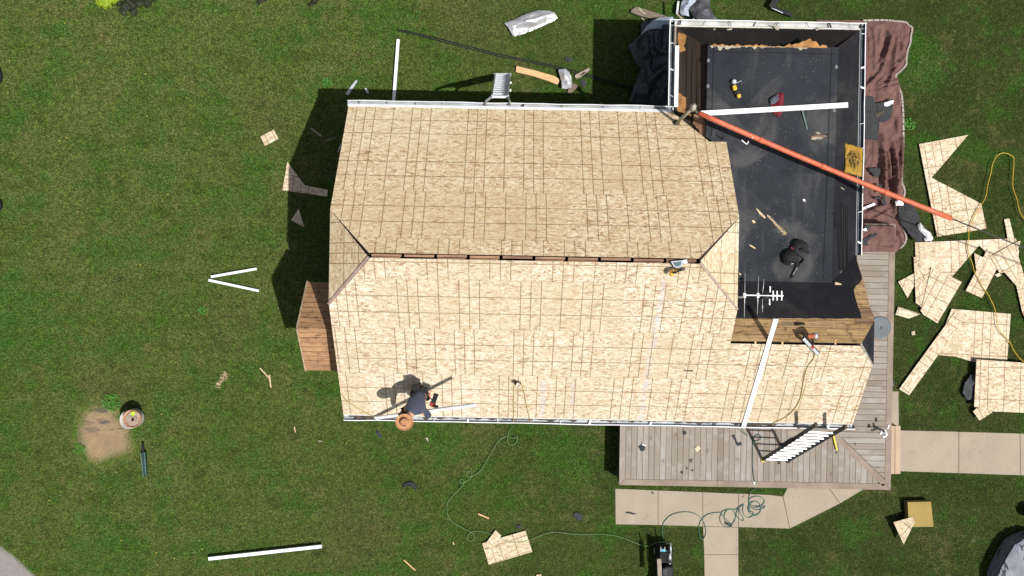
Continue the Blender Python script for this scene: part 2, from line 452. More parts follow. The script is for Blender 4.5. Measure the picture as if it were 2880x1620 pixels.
M_HEM = M('tarp_hem', (.36,.31,.27), (.26,.22,.19), 6, .7)
M_TARPK = M('black_tarp', (.012,.014,.018), (.040,.046,.056), 3, .34, spec=.5, bstr=.5, bscale=7, bdist=.02)
M_TARPS = M('silver_tarp', (.36,.40,.46), (.24,.28,.35), 3, .45, spec=.4, bstr=.4, stretch=(1,2.5,1))
M_SHING = M('black_shingle', (.022,.024,.026), (.042,.043,.044), 25, .9, bstr=.5)
M_UNDER = M('underlayment', (.022,.022,.025), (.036,.036,.038), 20, .85, bstr=.4)
M_NEWBD = M('new_board', (.62,.38,.19), (.50,.29,.14), 3, .75, stretch=(.5,6,1), bstr=.15)
M_OLDBD = M('weathered_board', (.20,.155,.12), (.125,.095,.075), 4, .9, stretch=(.6,7,1), bstr=.5)
M_GREYBD = M('grey_board', (.33,.28,.22), (.20,.165,.13), 5, .9, stretch=(.6,6,1), bstr=.4)
M_CHIP = M('pale_splinter', (.56,.44,.28), (.42,.31,.18), 12, .85)
M_PEEL = M('peeling_paint_chip', (.36,.33,.25), (.24,.21,.155), 12, .85)
M_FOAM = M('old_yellow_foam', (.33,.20,.035), (.24,.145,.03), 3, .95, bstr=.6, bscale=14)
M_STEPW = M('new_step_board', (.42,.32,.22), (.34,.255,.175), 4, .85, stretch=(6,.5,1), bstr=.2)
M_GREENB = M('plywood_ochre', (.29,.205,.06), (.25,.18,.05), 2.4, .8)
M_RUST = M('rusty_steel', (.30,.15,.085), (.40,.25,.17), 6, .75, spec=.35, bstr=.3)
M_RIM = M('pale_rim_metal', (.36,.31,.26), (.24,.17,.125), 5, .7, bstr=.2)
M_CAN = M('grey_drum_paint', (.46,.46,.44), (.34,.32,.29), 5, .65)
M_LIME = M('lime_leaf', (.42,.50,.03), (.34,.42,.03), 8, .7)
M_GREENM = M('green_metal', (.016,.055,.045), (.010,.034,.028), 5, .45, spec=.5)
M_GREY = M('grey_painted_metal', (.055,.072,.085), (.042,.055,.066), 3, .5, spec=.4)
M_HOSEL = M('light_green_hose', (.115,.215,.085), (.09,.175,.07), 6, .55)
M_HOSET = M('teal_hose', (.035,.135,.105), (.025,.095,.08), 6, .5, spec=.45)
M_CORDY = M('yellow_cord', (.50,.33,.03), (.40,.26,.03), 6, .55)
M_ROPE = M('tan_cord', (.34,.26,.09), (.26,.19,.07), 9, .8)
M_WIRE = M('dark_cable', (.035,.033,.032), (.055,.05,.048), 9, .6)
M_STEELW = M('steel_wire', (.22,.19,.17), (.15,.13,.12), 9, .5, metal=.4)
M_MAST = M('galvanised_mast', (.34,.31,.25), (.24,.215,.17), 5, .6, spec=.4)
M_VENT = M('vent_pipe_plastic', (.62,.53,.43), (.50,.42,.34), 8, .6)
M_BLUE = M('blue_fitting', (.10,.50,.68), (.06,.40,.60), 8, .35, spec=.5)
M_RED = M('dark_red_cloth', (.16,.012,.022), (.10,.008,.016), 9, .8, bstr=.4)
M_GREYC = M('grey_cloth', (.085,.10,.12), (.055,.065,.08), 9, .85, bstr=.4)
M_ORT = M('tool_orange', (.52,.16,.07), (.36,.10,.05), 7, .5)
M_GREENP = M('pale_green_metal', (.10,.16,.13), (.07,.115,.095), 7, .55)
M_SHIRT = M('slate_shirt', (.052,.062,.090), (.042,.050,.074), 7, .9, bstr=.35, bscale=9, bdist=.02)
M_PANT = M('black_trousers', (.010,.010,.012), (.018,.017,.018), 8, .9, bstr=.3)
M_SKIN = M('skin', (.42,.23,.15), (.36,.19,.12), 9, .6)
M_HAIR = M('dark_hair', (.02,.014,.01), (.035,.024,.016), 20, .7)
M_STRAW = M('straw_hat', (.44,.235,.115), (.30,.135,.055), 16, .8, stretch=(1,1,5), bstr=.8, bscale=60, bdist=.006)
M_HATMARK = M('hat_patch', (.06,.04,.065), (.22,.15,.16), 30, .8)
M_REDT = M('tool_red', (.30,.025,.02), (.20,.018,.015), 8, .5)
M_WALL = M('white_siding', (.66,.66,.63), (.60,.60,.57), 3, .7, stretch=(1,1,6))
M_YELF = M('dandelion_yellow', (.42,.34,.05), (.34,.27,.04), 20, .7)
M_STEM = M('plant_stem', (.06,.10,.03), (.04,.07,.02), 8, .7)
M_BARK = M('bark', (.10,.07,.045), (.06,.042,.028), 9, .9, bstr=.5)
def leaf_mat(name, c1, c2):
    m, nt, bs = newmat(name); r = island(nt)
    c = mix(nt, r, c1, c2); fin(nt, bs, c, .6, .25); return m
M_LEAFY = leaf_mat('yellow_green_leaf', (.16,.26,.012), (.27,.33,.02))
M_LEAFD = leaf_mat('dark_leaf', (.012,.016,.008), (.030,.036,.014))
M_LEAFG = leaf_mat('weed_leaf', (.035,.13,.012), (.06,.17,.018))
# ------------------------------------------------------------------ the setting: lawn, paths, driveway, dirt
def gp(pts, z=0.0): return [P(x, y, z) for x, y in pts]
DIRT = [(268,1142),(300,1137),(326,1143),(338,1158),(333,1172),(345,1186),(366,1196),(374,1212),(368,1232),(374,1256),(370,1272),(352,1280),
        (333,1284),(312,1292),(296,1301),(272,1303),(248,1300),(240,1284),(228,1268),(224,1250),(214,1236),(212,1214),(222,1198),(228,1180),(228,1165),(240,1150)]
PATH_S = [(1730,1372),(2202,1392),(2214,1370),(2430,1376),(2330,1434),(2221,1487),(2077,1483),(2078,1640),(1980,1640),(1977,1481),(1731,1475)]
PATH_E = [(2500,1098),(2527,1099),(2528,1200),(2560,1208),(2900,1221),(2900,1339),(2534,1327),(2500,1327)]
DRIVE = [(-30,1520),(0,1534),(25,1553),(40,1564),(57,1579),(73,1594),(86,1606),(98,1620),(112,1640),(-30,1640)]
m = MB(); NX, NY = 130, 130; ext = 260.0
def axis(n):  # fine near the house, coarse towards the horizon
    return [math.copysign(abs(t)**2.2, t)*ext for t in [2*i/n-1 for i in range(n+1)]]
ax = axis(NX)
vs = []
for yy in ax:
    for xx in ax:
        far = max(0, math.hypot(xx, yy) - 40)
        vs.append((xx, yy, .0 + .004*far*noise.noise(Vector((xx*.01, yy*.01, 3)))))
fs = [(j*(NX+1)+i, j*(NX+1)+i+1, (j+1)*(NX+1)+i+1, (j+1)*(NX+1)+i) for j in range(NY) for i in range(NX)]
m.add(vs, fs); o = m.build('ground', M_LAWN, loc=(0,0,0), smooth=True); tag(o, 'mown lawn of mixed green and straw coloured grass', None, kind='structure')

def rough_outline(pts, step, amp, seed):
    r = random.Random(seed); out = []
    n = len(pts)
    for i in range(n):
        a, b = Vector(pts[i]), Vector(pts[(i+1) % n]); k = max(1, int((b-a).length/step))
        for j in range(k): out.append(a.lerp(b, j/k) + Vector((r.uniform(-amp, amp), r.uniform(-amp, amp), 0)))
    return out
o = MB().prism(rough_outline(gp(DIRT, .006), .07, .035, 1), .05).build('dirt', M_DIRT); tag(o, 'round bare patch of sandy dirt with dark ash', kind='structure')
o = MB().prism(gp(DRIVE, .012), .08).build('driveway', M_ASPH); tag(o, 'grey driveway edge in the corner of the lawn', kind='structure')
# concrete: slabs with open joints
def slabs(name, polys, z, label):
    m = MB()
    for poly in polys:
        c = sum(gp(poly, z), Vector())/len(poly)
        pts = [p + (c-p).normalized()*.008 for p in gp(poly, z)]
        m.prism(pts, .11)
    o = m.build(name, M_CONC); tag(o, label, kind='structure'); return o
slabs('path', [[(1730,1374),(1851,1379),(1851,1477),(1731,1475)], [(1851,1379),(1976.6,1384),(1977,1481),(1851,1477)],
               [(1976.6,1384),(2077,1388),(2077,1483),(1977,1481)], [(2077,1388),(2160,1391),(2202,1396),(2221.5,1487),(2077,1483)],
               [(2202,1396),(2216,1368),(2328,1368),(2363,1416),(2221.5,1487)], [(2328,1368),(2436,1372),(2363,1416)],
               [(1977,1481),(2077,1483),(2077,1560),(1980,1560)], [(1980,1560),(2077,1560),(2078,1660),(1982,1660)]],
      .035, 'concrete path beside and below the deck')
slabs('path', [[(2500,1100),(2527,1100),(2528,1206),(2500,1206)], [(2500,1206),(2535,1210),(2697,1214),(2696.6,1331),(2535,1326),(2500,1326)],
               [(2697,1214),(2869,1219),(2870,1337),(2696.6,1331)], [(2869,1219),(3010,1224),(3010,1342),(2870,1337)]],
      .035, 'concrete path from the deck step towards the right')

def inside(px, py, poly):
    x = np.asarray(px); y = np.asarray(py); r = np.zeros(x.shape, bool); n = len(poly)
    for i in range(n):
        x0, y0 = poly[i][0], poly[i][1]; x1, y1 = poly[(i+1) % n][0], poly[(i+1) % n][1]
        if y0 == y1: continue
        c = ((y0 > y) != (y1 > y)) & (x < (x1-x0)*(y-y0)/(y1-y0) + x0); r ^= c
    return r
def blades(name, n, seed, lo, hi, mat, region, excl, label, extra=None):
    g = np.random.default_rng(seed)
    x = g.uniform(region[0], region[1], n); y = g.uniform(region[2], region[3], n)
    keep = np.ones(n, bool)
    for poly in excl: keep &= ~inside(x, y, poly)
    x, y = x[keep], y[keep]
    if extra is not None: x = np.concatenate([x, extra[:,0]]); y = np.concatenate([y, extra[:,1]])
    n = len(x)
    a = g.uniform(0, 2*np.pi, n); L = g.uniform(lo, hi, n); lean = g.uniform(.45, 1.0, n)
    wd = g.uniform(.0028, .0062, n)
    dx, dy = np.cos(a), np.sin(a)
    co = np.zeros((n, 3, 3), np.float32)
    co[:,0,0] = x - dy*wd; co[:,0,1] = y + dx*wd
    co[:,1,0] = x + dy*wd; co[:,1,1] = y - dx*wd
    co[:,2,0] = x + dx*L*lean; co[:,2,1] = y + dy*L*lean; co[:,2,2] = L*np.sqrt(np.maximum(.06, 1.05-lean**2))*.8
    me = bpy.data.meshes.new(name); me.vertices.add(n*3); me.vertices.foreach_set('co', co.ravel())
    me.loops.add(n*3); me.loops.foreach_set('vertex_index', np.arange(n*3, dtype=np.int32))
    me.polygons.add(n); me.polygons.foreach_set('loop_start', np.arange(0, n*3, 3, dtype=np.int32))
    me.update(calc_edges=True); me.validate(); me.materials.append(mat)
    o = bpy.data.objects.new(name, me); COL.objects.link(o); tag(o, label, 'grass', kind='stuff'); return o
HOUSE_FP = [tuple(W(u, v)[:2]) for u, v in ((-3.4,-2.3),(4.4,-2.3),(7.2,-2.3),(7.2,5.3),(3.85,5.3),(3.85,3.4),(-3.4,3.4))]
_e = [HOUSE_FP] + [[tuple(p[:2]) for p in gp(q)] for q in (PATH_E, DRIVE)] + [[tuple(p[:2]) for p in gp(PATH_S)]]
_dirt = [tuple((p*.93 + .07*sum(gp(DIRT), Vector())/len(DIRT))[:2]) for p in gp(DIRT)]
def fringe(polys, per_m, seed, lo, hi, spread):
    g = np.random.default_rng(seed); P_ = []
    for poly in polys:
        n = len(poly)
        for i in range(n):
            a, b = np.array(poly[i][:2]), np.array(poly[(i+1) % n][:2]); L = np.hypot(*(b-a)); k = int(L*per_m)
            t = g.uniform(0, 1, k)[:, None]; P_.append(a + (b-a)*t + g.normal(0, spread, (k, 2)))
    return np.concatenate(P_)
blades('grass', 950000, 5, .030, .078, M_BLADE, (-13.9, 13.9, -7.9, 7.9), _e + [_dirt], 'short mown grass blades of the lawn',
       np.concatenate([fringe([[tuple(p) for p in gp(PATH_S)], [tuple(p) for p in gp(PATH_E)], [tuple(p) for p in gp(DRIVE)]], 700, 8, .06, .12, .026),
                       fringe([[tuple(p) for p in gp(DIRT)]], 1500, 9, .05, .1, .09)]))

# ------------------------------------------------------------------ the house
house = thing('house', 'pitched roof house being re-roofed with bare sheathing panels and a black flat extension', 'house', W(.4, .6, 0))
CS = 1/math.sqrt(1+TAN*TAN)
def plate(name, poly, zf, mat, uvf, th=.013, dz=0.0, parent=house, jag=None, seed=0):
    if jag:
        pts = rough_outline([Vector((a, b, 0)) for a, b in poly], jag[0], jag[1], seed); poly = [(p.x, p.y) for p in pts]
    top = [W(u, v, zf(u, v)+dz) for u, v in poly]
    return MB().prism(top, th, [uvf(u, v) for u, v in poly]).build(name, mat, parent)
uv_up = lambda u, v: (u+3.458+.4064+4.8768, (3.92-v)/CS)
uv_lo = lambda u, v: (u+2.675+.4064+4.8768, (v+2.85)/CS)
UL, UR = -3.65, 4.50
z_hl = lambda u, v: 4.91 + TAN*(u-UL)
z_hr = lambda u, v: 4.91 + TAN*(UR-u)
pxp = lambda x, y, zf: UV(on(x, y, zf))
up_poly = [(UL,3.92),(3.44,3.92),pxp(1995,398,z_up),pxp(2043,399,z_up),(UR,1.49),(3.575,VR+.05),(-2.76,VR+.05),(UL,1.495)]
lo_poly = [(UL,-2.85),(7.54,-2.85),(7.54,-1.46),(7.15,-1.055),(4.50,-1.055),(4.50,-.37),(3.59,VR-.05),(-2.735,VR-.05),(UL,-.42)]
hl_poly = [(UL,1.49),(UL,-.35),(-2.79,VR-.01)]
hr_poly = [(UR,-.31),(UR,1.475),(3.61,VR+.01)]
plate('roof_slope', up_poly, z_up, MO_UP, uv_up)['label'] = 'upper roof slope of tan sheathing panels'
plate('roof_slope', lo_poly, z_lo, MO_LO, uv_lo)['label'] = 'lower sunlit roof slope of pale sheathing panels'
plate('roof_slope', hl_poly, z_hl, MO_HIP, lambda u, v: (v+7.3, (u-UL)/CS))['label'] = 'small clipped end slope on the left'
plate('roof_slope', hr_poly, z_hr, MO_RH, lambda u, v: (v+4.1, (UR-u)/CS + .3))['label'] = 'small clipped end slope on the right'
# near-black sheets painted as the unlit space under the sheathing
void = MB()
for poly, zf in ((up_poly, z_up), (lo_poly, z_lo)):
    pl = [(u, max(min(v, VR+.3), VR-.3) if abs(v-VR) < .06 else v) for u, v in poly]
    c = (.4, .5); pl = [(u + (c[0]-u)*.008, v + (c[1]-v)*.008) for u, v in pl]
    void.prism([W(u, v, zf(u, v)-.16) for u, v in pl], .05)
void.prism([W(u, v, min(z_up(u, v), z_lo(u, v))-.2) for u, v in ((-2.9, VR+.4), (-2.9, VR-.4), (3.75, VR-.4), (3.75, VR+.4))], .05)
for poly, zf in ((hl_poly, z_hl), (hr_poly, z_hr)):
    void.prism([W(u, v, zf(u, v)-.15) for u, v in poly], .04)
void.build('attic_shade', M_VOID, house)
# ridge boards showing in the gap along the ridge, hip boards along the lower hips
m = MB(); n = 10; L = (3.56+2.74)/n
for i in range(n):
    a, b = -2.74 + L*i, -2.74 + L*(i+1)
    v0 = VR - .012 + rnd.uniform(-.006, .006)
    m.bar(W(a+.03, v0+.022, ZR-.075), W(b-.03, v0+.022, ZR-.075), .045, .10)
    if i % 3 != 1: m.bar(W(a+.03, v0-.022, ZR-.10), W(b-.05, v0-.022, ZR-.10), .022, .08)
m.build('ridge_board', M_RIDGE, house)
M_HIPB = M('hip_board_wood', (.34,.25,.20), (.25,.17,.14), 6)
for a_, b_, wd_, mt_ in ((W(UL,-.385,4.90), W(-2.765,VR-.035,5.53), .05, M_HIPB), (W(UR,-.34,4.90), W(3.60,VR-.025,5.53), .045, M_HIPB),
                         (W(UL+.02,1.495,4.86), W(-2.76,VR+.03,5.49), .03, M_DARKWOOD), (W(UR-.02,1.48,4.87), W(3.60,VR+.03,5.50), .03, M_DARKWOOD)):
    m = MB(); m.bar(a_, b_, wd_, .045); m.build('hip_board', mt_, house)
# walls
def wall_block(m, us, vs, z0, z1): 
    m.prism([W(us[0], vs[0], z1), W(us[1], vs[0], z1), W(us[1], vs[1], z1), W(us[0], vs[1], z1)], z1-z0)
m = MB(); wall_block(m, (-3.38, 4.38), (-2.5, 3.55), 0, 2.98); m.build('wall', M_WALL, house)['label'] = 'main block wall'
m = MB(); wall_block(m, (3.85, 7.2), (.35, 5.45), 0, 3.05); m.build('wall', M_WALL, house)['label'] = 'extension wall'
for uu, wd in ((-3.40, .04), (4.40, .04)):
    m = MB()
    prof = [(-2.45, 2.985), (3.5, 2.985), (3.5, z_up(0, 3.5)-.2), (1.5, z_up(0, 1.5)-.2), (-.35, z_lo(0, -.35)-.2), (-2.45, z_lo(0, -2.45)-.2)]
    a = [W(uu-wd, v, z) for v, z in prof]; b = [W(uu+wd, v, z) for v, z in prof]; n = len(prof)
    m.add(a+b, [list(range(n)), list(range(2*n-1, n-1, -1))] + [[i, n+i, n+(i+1)%n, (i+1)%n] for i in range(n)])
    m.build('gable_wall', M_WALL, house)
for pu in (4.6, 7.35):
    MB().box(W(pu, -2.55, 1.85), (.14, .14, 2.3)).build('porch_post', M_WHITE2, house, bevel=.01)
m = MB(); m.bar(W(4.4,-2.55,3.02), W(7.45,-2.55,3.02), .12, .1); m.build('porch_beam', M_WHITE2, house)
# soffit and fascia
m = MB()
m.prism([W(u, v, 2.975) for u, v in ((-3.63,-2.86),(7.52,-2.86),(7.52,-1.5),(4.3,-1.5),(4.3,-2.4),(-3.3,-2.4))], .02)
m.prism([W(u, v, 2.975) for u, v in ((-3.63,3.92),(3.44,3.92),(3.44,3.4),(-3.63,3.4))], .02)
m.build('soffit', M_WHITE2, house)
def fascia(a, b, z0, z1):
    m = MB(); m.bar(W(*a, (z0+z1)/2), W(*b, (z0+z1)/2), .02, z1-z0); return m.build('fascia', M_WHITE2, house)
fascia((UL,-2.862),(7.54,-2.862),2.98,3.115); fascia((UL,3.925),(3.44,3.925),2.98,3.17)
fascia((3.46,3.95),(3.46,5.81),3.0,3.17); fascia((3.46,5.812),(7.53,5.812),3.0,3.17); fascia((7.532,5.80),(7.532,.86),3.0,3.17)
# rake boards under the sheathing edges
def rake(a, b):
    m = MB(); m.bar(a, b, .025, .12); return m.build('rake_board', M_WHITE2, house)
for uu in (UL+.02, UR-.02):
    rake(W(uu, 3.9, z_up(0, 3.9)-.085), W(uu, 1.52, z_up(0, 1.52)-.085)) if uu < 0 else rake(W(uu, 3.1, z_up(0, 3.1)-.085), W(uu, 1.52, z_up(0, 1.52)-.085))
    rake(W(uu, -2.83, z_lo(0,-2.83)-.085), W(uu, -.38, z_lo(0,-.38)-.085)) if uu < 0 else rake(W(uu, -1.0, z_lo(0,-1.0)-.085), W(uu, -.38, z_lo(0,-.38)-.085))
    rake(W(uu, 1.50, 4.83), W(uu, -.36, 4.83))
rake(W(7.52,-2.83, z_lo(0,-2.83)-.085), W(7.52,-1.47, z_lo(0,-1.47)-.085))
# gutters
def gutter(a, b, out, z, wd, mat, lipmat, brk, bmat, drop=.075, sag=.0, seed=0, lipw=.016):
    a, b, o = Vector((*a,0)), Vector((*b,0)), Vector((*out,0)); L = (b-a).length; n = max(2, int(L/.35)); r = random.Random(seed)
    prof = [(.0,.0),(.0,-drop),(wd*.72,-drop),(wd*.95,-drop*.45),(wd,.0)]
    m = MB(); vs = []; k = len(prof); wob = [r.uniform(-1, 1)*.007 for _ in range(n+1)]
    for i in range(n+1):
        c = a.lerp(b, i/n)
        for (q, h) in prof:
            p = c + o*(q + (wob[i] if q > 0 else 0)); vs.append(W(p.x, p.y, z+h))
    fs = [(i*k+j, i*k+j+1, (i+1)*k+j+1, (i+1)*k+j) for i in range(n) for j in range(k-1)]
    fs += [tuple(range(k-1, -1, -1)), tuple(n*k+j for j in range(k))]
    m.add(vs, fs); g = m.build('gutter', mat, house)
    so = g.modifiers.new('sheet', 'SOLIDIFY'); so.thickness = .003; so.offset = 1
    m = MB(); pts = []
    for i in range(n+1):
        p = a.lerp(b, i/n) + o*(wd + wob[i]); pts.append(W(p.x, p.y, z+.004))
    for i in range(n): m.bar(pts[i], pts[i+1], lipw, .012)
    m.build('gutter_lip', lipmat, g)
    t = .25
    while t < L-.1:
        p = a.lerp(b, t/L); q = p + o*wd; sk = (b-a).normalized()*r.uniform(-.05, .05)
        m = MB(); m.bar(W(p.x+sk.x, p.y+sk.y, z-.004), W(q.x, q.y, z-.002), r.choice((.012, .012, .035)), .006)
        m.build('bracket', r.choice(bmat), g)
        t += brk*r.uniform(.75, 1.25)
    return g
gN = gutter((UL-.03,3.935),(3.46,3.935),(0,1),3.165,.115,M_GUT,M_WHITE2,.72,(M_GUT,M_ALU,M_BLK),seed=1)
gS = gutter((UL,-2.875),(7.60,-2.875),(0,-1),3.10,.095,M_GUT,M_WHITE,.62,(M_ALU,M_WHITE,M_BLK),seed=2)
gW = gutter((3.452,4.05),(3.452,5.93),(-1,0),3.20,.10,M_GUTD,M_WHITE2,.55,(M_WHITE,M_ALU),seed=3,lipw=.022)
gE = gutter((7.545,.86),(7.545,5.93),(1,0),3.20,.095,M_GUTD,M_WHITE,.62,(M_ALU,M_WHITE,M_ALU),seed=4)
gM = gutter((3.34,5.825),(7.66,5.825),(0,1),3.20,.11,M_GUTW,M_WHITE,.55,(M_BLK,M_GUTW),seed=5,lipw=.016)
# drip edges (white, on the sheathing edge)
def drip(a, b, zf, wd, mat=M_WHITE):
    m = MB(); A = Vector((*a,0)); B = Vector((*b,0)); d = (B-A).normalized(); s = Vector((-d.y, d.x, 0))
    top = []
    for c, k in ((A,-1),(B,-1),(B,1),(A,1)):
        p = c + s*wd/2*k; top.append(W(p.x, p.y, zf(p.x, p.y)+.007))
    m.prism(top, .005); return m.build('drip_edge', mat, house)
drip((UL-.02,3.945),(3.42,3.945),lambda u,v: z_up(u,v)+.0,.075)
drip((3.51,4.02),(3.51,5.36),lambda u,v: 3.235,.085)
m = MB(); m.bar(W(3.47,5.40,3.22), W(3.47,5.78,3.22), .035, .02); m.build('drip_edge', M_GREYBD, house)
# torn grit along the lower eave
def ragged(name, a, b, zf, w0, w1, mat, seed, step=.06, dz=.004, parent=house, label=None):
    r = random.Random(seed); A = Vector((*a,0)); B = Vector((*b,0)); d = (B-A); L = d.length; d.normalize(); s = Vector((-d.y, d.x, 0))
    n = int(L/step); top = []; bot = []
    for i in range(n+1):
        c = A + d*(L*i/n); e = w0 + (w1-w0)*max(0, noise.noise(Vector((i*.37+seed*9, seed, 0))) + noise.noise(Vector((i*.05+seed*5, seed, 4)))*1.3 + .15)*1.5 + r.uniform(0, (w1-w0)*.35)
        p = c + s*e; top.append((c.x, c.y)); bot.append((p.x, p.y))
    m = MB()
    for i in range(n):
        q = [top[i], top[i+1], bot[i+1], bot[i]]
        m.prism([W(u, v, zf(u, v)+dz) for u, v in q], .004)
    o = m.build(name, mat, parent)
    if label: o['label'] = label
    return o
ragged('shingle_grit', (UL+.1,-2.865), (7.5,-2.865), lambda u,v: 3.112, -.005, -.055, M_GRIT, 3)

# ---- the extension with the flat roof
FW, FE, FN, FS = 4.07, 6.84, 5.24, .24
flat_poly = [(FW,FN),(FW,3.30),(4.36,3.12),(4.46,3.10),(4.46,FS),(FE,FS),(FE,FN)]
plate('flat_roof', flat_poly, z_flat, M_FLAT, lambda u,v:(u,v), th=.22)
def slope3(name, corners, mat, th=.03, lab=None):
    o = MB().prism([W(*c) for c in corners], th, [(c[0], c[1]) for c in corners]).build(name, mat, house)
    if lab: o['label'] = lab
    return o
slope3('roof_felt', [(3.475,5.80,3.185),(3.475,3.90,3.185),(FW-.005,3.36,3.56),(FW-.005,FN+.005,3.58)], M_DARKWOOD, lab='stripped dark western edge slope of the extension')
slope3('roof_felt', [(3.475,5.80,3.185),(FW-.01,FN+.01,3.58),(FE+.01,FN+.01,3.62),(7.52,5.80,3.185)], M_SLOPE, lab='dark northern edge slope of the extension')
slope3('roof_felt', [(7.52,5.80,3.185),(FE+.002,FN,3.74),(FE+.002,FS,3.60),(7.52,.86,3.185)], M_FELT, lab='black eastern edge slope of the extension')
# membrane seams, border strip and grooves
m = MB()
for a, b in (((4.19,5.22),(4.19,3.3)), ((FW+.05,5.10),(FE-.05,5.10)), ((6.70,5.2),(6.66,.3))):
    m.bar(W(*a, z_flat(*a)+.003), W(*b, z_flat(*b)+.003), .014, .008)
m.build('membrane_seam', M_FELT, house)
m = MB()
for k, (x0, y0, y1) in enumerate(((2362,577,760),(2372,572,790),(2383,582,752),(2350,600,640))):
    a = on(x0, y0, lambda u,v: 3.74-(u-FE)*.8); b = on(x0, y1, lambda u,v: 3.62-(u-FE)*.62)
    m.bar(a+Vector((0,0,.01)), b+Vector((0,0,.01)), .016, .01)
m.build('slope_groove', M_VOID, house)
m = MB()   # bare board strips on the western slope
for k in range(3):
    t0, t1 = .40+.17*k, .40+.17*k+.13
    cs = [(3.475+(.59*t), v, 3.185+.385*t+.012) for t, v in ((t0,5.5-.25*k),(t0,3.95-.3*k),(t1,3.85-.3*k),(t1,5.4-.25*k))]
    m.prism([W(*c) for c in cs], .012)
m.build('bare_board', M_DARKWOOD, house)
def patch(name, pts, zf, mat, seed, jag=(.05,.018), dz=.006, th=.004, lab=None, uvf=None):
    pl = [UV(on(x, y, zf)) for x, y in pts]
    r = rough_outline([Vector((a, b, 0)) for a, b in pl], jag[0], jag[1], seed)
    o = MB().prism([W(q.x, q.y, zf(q.x, q.y)+dz) for q in r], th, [((q.x, q.y) if uvf is None else uvf(q.x, q.y)) for q in r]).build(name, mat, house)
    if lab: o['label'] = lab
    return o
z_ws = lambda u, v: 3.185 + (u-3.475)*.647
patch('torn_plywood', [(1906,93),(1918,92),(1930,102),(1927,118),(1922,130),(1926,142),(1914,146),(1908,128)], z_ws, M_PLY, 2)['label'] = 'torn orange plywood near the upper corner'
patch('torn_plywood', [(1904,258),(1916,262),(1926,275),(1940,289),(1950,305),(1962,318),(1984,340),(1983,352),(1970,346),(1948,330),(1925,318),(1904,312)], lambda u,v: max(z_ws(u,v), 3.19), M_PLY, 4)['label'] = 'orange plywood triangle beside the service mast'
patch('torn_plywood', [(1950,322),(1984,346),(1986,384),(1976,386),(1962,368),(1948,350)], lambda u,v: max(z_ws(u,v), 3.30), M_RIDGE, 5, dz=.05)['label'] = 'brown plywood strip in the valley'
z_ns = lambda u, v: 3.60 - (v-FN)*.71
ragged('torn_sheathing', (6.6,FN-.02), (4.15,FN-.02), lambda u,v: 3.74, .0, -.085, M_PLY, 6, .04, dz=.03, label='torn orange wood along the edge of the flat roof')
ragged('peeling_edge', (4.12,FN-.012), (6.2,FN-.012), z_flat, -.002, -.05, M_PEEL, 8, .03, dz=.004)
ragged('peeling_edge', (3.5,5.80), (7.5,5.80), lambda u,v: 3.19, -.01, -.045, M_PEEL, 12, .05, dz=.008)
# ---- the cross gable over the porch: north slope of old boards, black felt, small hip
no_poly = [(4.42,-1.0),(7.16,-1.0),(7.54,-.56),(7.54,.85),(FE+.02,.235),(FE,.26),(4.42,.26)]
plate('board_slope', no_poly, z_no, M_PL_N, lambda u,v:(u, (v-VP)/CS+.03), th=.022)
felt_pts = [(2062,896),(2110,895),(2180,896),(2260,895),(2340,896),(2424,895),(2418,876),(2409,850),(2403,828),(2401,815),(2409,803),(2417,796),(2425,786),(2418,762),(2411,735),(2407,705),(2395,720),(2366,765),(2337,787),(2062,783)]
patch('roof_felt', felt_pts, z_no, M_FELT, 9, jag=(.09,.008), dz=.008, th=.006, lab='black felt over the upper half of the old boards')
plate('roof_felt', [(7.535,-.565),(7.18,-.985),(7.535,-1.455)], lambda u,v: 4.18 + TAN*(7.54-u), M_FELT, lambda u,v:(u,v), dz=.006)['label'] = 'black felt triangle at the porch end'
MB().prism([W(u, v, z) for u, v, z in ((4.5,-1.10,4.30),(7.2,-1.10,4.30),(7.2,-.93,4.34),(4.5,-.93,4.34))], .05).build('attic_shade', M_VOID, house)  # near-black sheet standing in for shade inside the porch ridge gap
for x in (2125, 2201, 2350):
    p = on(x, 962, z_lo); MB().box(p+Vector((0,0,-.03)), (.035,.10,.05)).build('rafter_end', M_NEWBD, house)
patch('gap_shade', [(2233,906),(2262,907),(2264,913),(2233,915)], z_no, M_VOID, 10, jag=(.03,.004), dz=.006)  # dark overlay painted as the shade in a hole between boards
patch('insulation', [(2196,905),(2230,906),(2233,914),(2200,917)], z_no, M('fibre_insulation', (.26,.20,.11), (.12,.09,.05), 18), 11, jag=(.03,.008), dz=.006)
patch('bare_board', [(2404,896),(2460,899),(2456,913),(2408,911)], z_no, M_RIDGE, 12, jag=(.05,.003), dz=.010)['label'] = 'reddish loose board at the porch corner'
patch('bare_board', [(2416,866),(2448,866),(2459,893),(2424,893)], z_no, M_RIDGE, 13, jag=(.05,.003), dz=.007)['label'] = 'darker red brown boards beside the felt edge'
